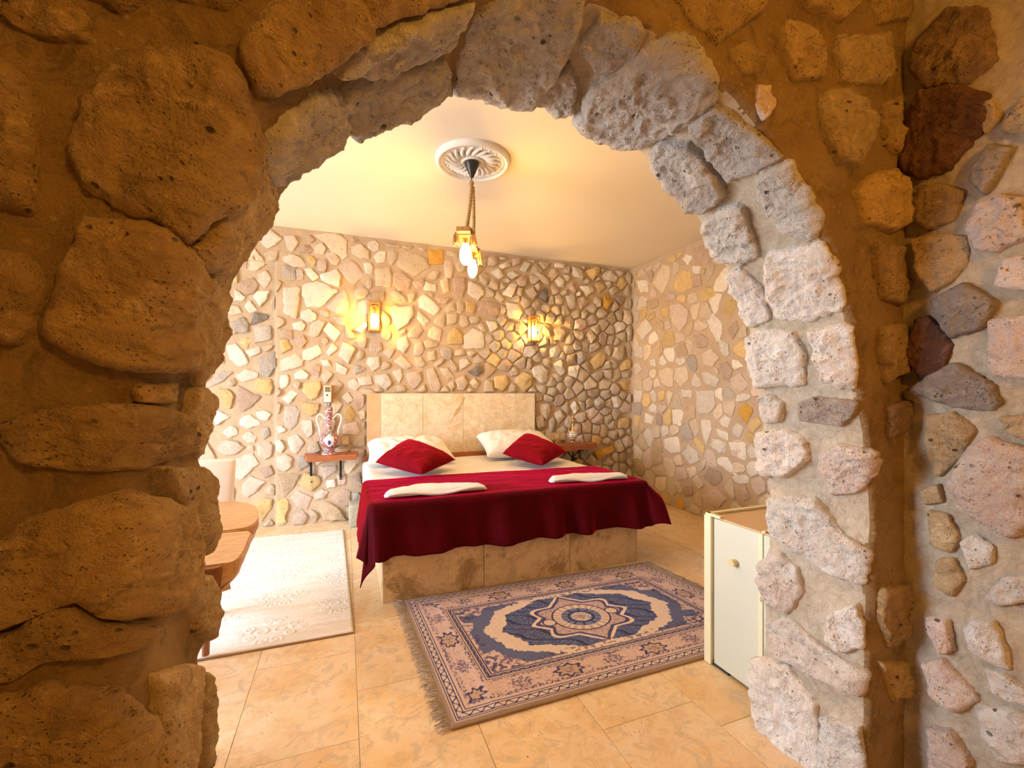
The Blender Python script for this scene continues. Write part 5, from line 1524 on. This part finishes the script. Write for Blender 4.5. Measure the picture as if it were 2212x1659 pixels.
# ------------------------------------------------------------------ live-edge table and white chair
def plank(outline_, z0_, z1_, taper, name, mat, lab=None):
    """thick board whose natural edge slopes in towards the underside"""
    O = chaikin(outline_+[outline_[0]], 1)[:-1]; n = len(O); c_ = O.mean(0); V = []; rows = [(z1_, 0.0), (z1_-.008, -.004), (z1_-.045, .0), (z1_-.07, .012), (z0_, taper)]
    rnd = rng.normal(0, .004, n)
    V += [(c_[0], c_[1], z1_)]
    dirs = []
    for i in range(n):
        t = O[(i+1) % n]-O[i-1]; nn = np.array([t[1], -t[0]]); nn /= np.linalg.norm(nn)+1e-9
        if nn@(O[i]-c_) < 0: nn = -nn
        dirs.append(nn)
    for z_, ins in rows:
        for i in range(n):
            q = O[i]-dirs[i]*(ins+(rnd[i] if ins else 0)); V.append((q[0], q[1], z_))
    Fc = [(0, 1+i, 1+(i+1) % n) for i in range(n)]
    for r in range(len(rows)-1):
        for i in range(n): Fc.append((1+r*n+i, 1+(r+1)*n+i, 1+(r+1)*n+(i+1) % n, 1+r*n+(i+1) % n))
    Fc.append(tuple(1+(len(rows)-1)*n+i for i in range(n)))
    o = MB().add(V, Fc).build(name, mat, None, True)
    return o
TZ = .752
pk1 = plank([(-1.35, 2.06), (-.75, 2.035), (-.43, 2.045), (-.375, 2.06), (-.355, 2.12), (-.36, 2.25), (-.40, 2.42), (-.48, 2.555), (-.62, 2.60), (-1.0, 2.60), (-1.35, 2.59)], TZ-.115, TZ, .035, 'plank', M['wood_slab'])
pk2 = plank([(-1.35, 1.64), (-.75, 1.655), (-.36, 1.665), (-.338, 1.68), (-.335, 1.78), (-.345, 1.90), (-.352, 2.02), (-.40, 2.028), (-.75, 2.018), (-1.35, 2.03)], TZ-.115, TZ-.006, .05, 'plank', M['wood_slab'])
endc = plank([(-1.20, 1.628), (-.40, 1.636), (-.372, 1.648), (-.378, 1.675), (-1.2, 1.665)], TZ-.112, TZ-.010, .010, 'bark_edge', M['wood_end'])
lgs = [MB().box((x-.03, y-.03, 0), (x+.03, y+.03, TZ-.10), bev=.005).build('leg', M['wood_leg']) for x, y in ((-1.18, 1.82), (-1.18, 2.4), (-.98, 1.86), (-.98, 2.42))]
apron = MB().box((-1.18, 2.0, TZ-.16), (-.80, 2.10, TZ-.11)).build('apron', M['wood_leg'])
thing('table', (-.9, 2.1, 0), 'thick live-edge wooden slab table just behind the left jamb of the arch', 'table', [pk1, pk2, endc, apron]+lgs)
# chair: white upholstery, tapered brown legs
def skew_box(a, b, dy_top, name, mat, bev=.02, narrow=0.0):
    m_ = MB().box(a, b, bev=bev); z0_, z1_ = a[2], b[2]; V = []
    for x, y, z in m_.V:
        t = (z-z0_)/(z1_-z0_); xc = (a[0]+b[0])/2; V.append((xc+(x-xc)*(1+narrow*(t-1)), y+dy_top*t, z))
    m_.V = V; return m_.build(name, mat, None, True)
HX0, HX1 = -1.06, -.615
seat = skew_box((HX0, 2.50, .36), (HX1, 2.98, .475), 0, 'seat', M['uphol'], .03)
bk = skew_box((HX0, 2.90, .44), (HX1, 3.00, .885), .10, 'backrest', M['uphol'], .025, .06)
lg = []
for x, q in ((HX0+.03, 1), (HX1-.02, -1)):
    lg.append(MB().tube([(x, 2.535, .37), (x, 2.531, .18), (x, 2.525, 0)], [.026, .021, .016], 10).build('leg', M['wood_leg'], None, True))
    o_ = MB().tube([(x, 2.94, .40), (x+q*.02, 2.96, .25), (x+q*.10, 2.98, 0)], [.034, .028, .018], 10).build('leg', M['uphol'], None, True); o_['label'] = 'white rear leg'; lg.append(o_)
sk = skew_box((HX1-.05, 2.505, .24), (HX1-.004, 2.56, .37), 0, 'corner_gusset', M['uphol'], .01)
ch_ = thing('dining_chair', (-.84, 2.74, 0), 'white upholstered chair with brown legs tucked behind the slab table', 'chair', [seat, bk, sk]+lg)
ch_.location.z = .022
for base, g in (('pillow', 'white sleeping pillows on the bed'), ('cushion', 'crimson cushions on the bed'), ('towel', 'folded white towels on the blanket'),
                ('wall_lamp', 'wooden wall lamps over the headboard'), ('wall_shelf', 'bedside wall shelves'), ('wall_socket', 'socket plates beside the bed')):
    for o in bpy.data.objects:
        if o.parent is None and o.name.split('.')[0] == base: o['group'] = g
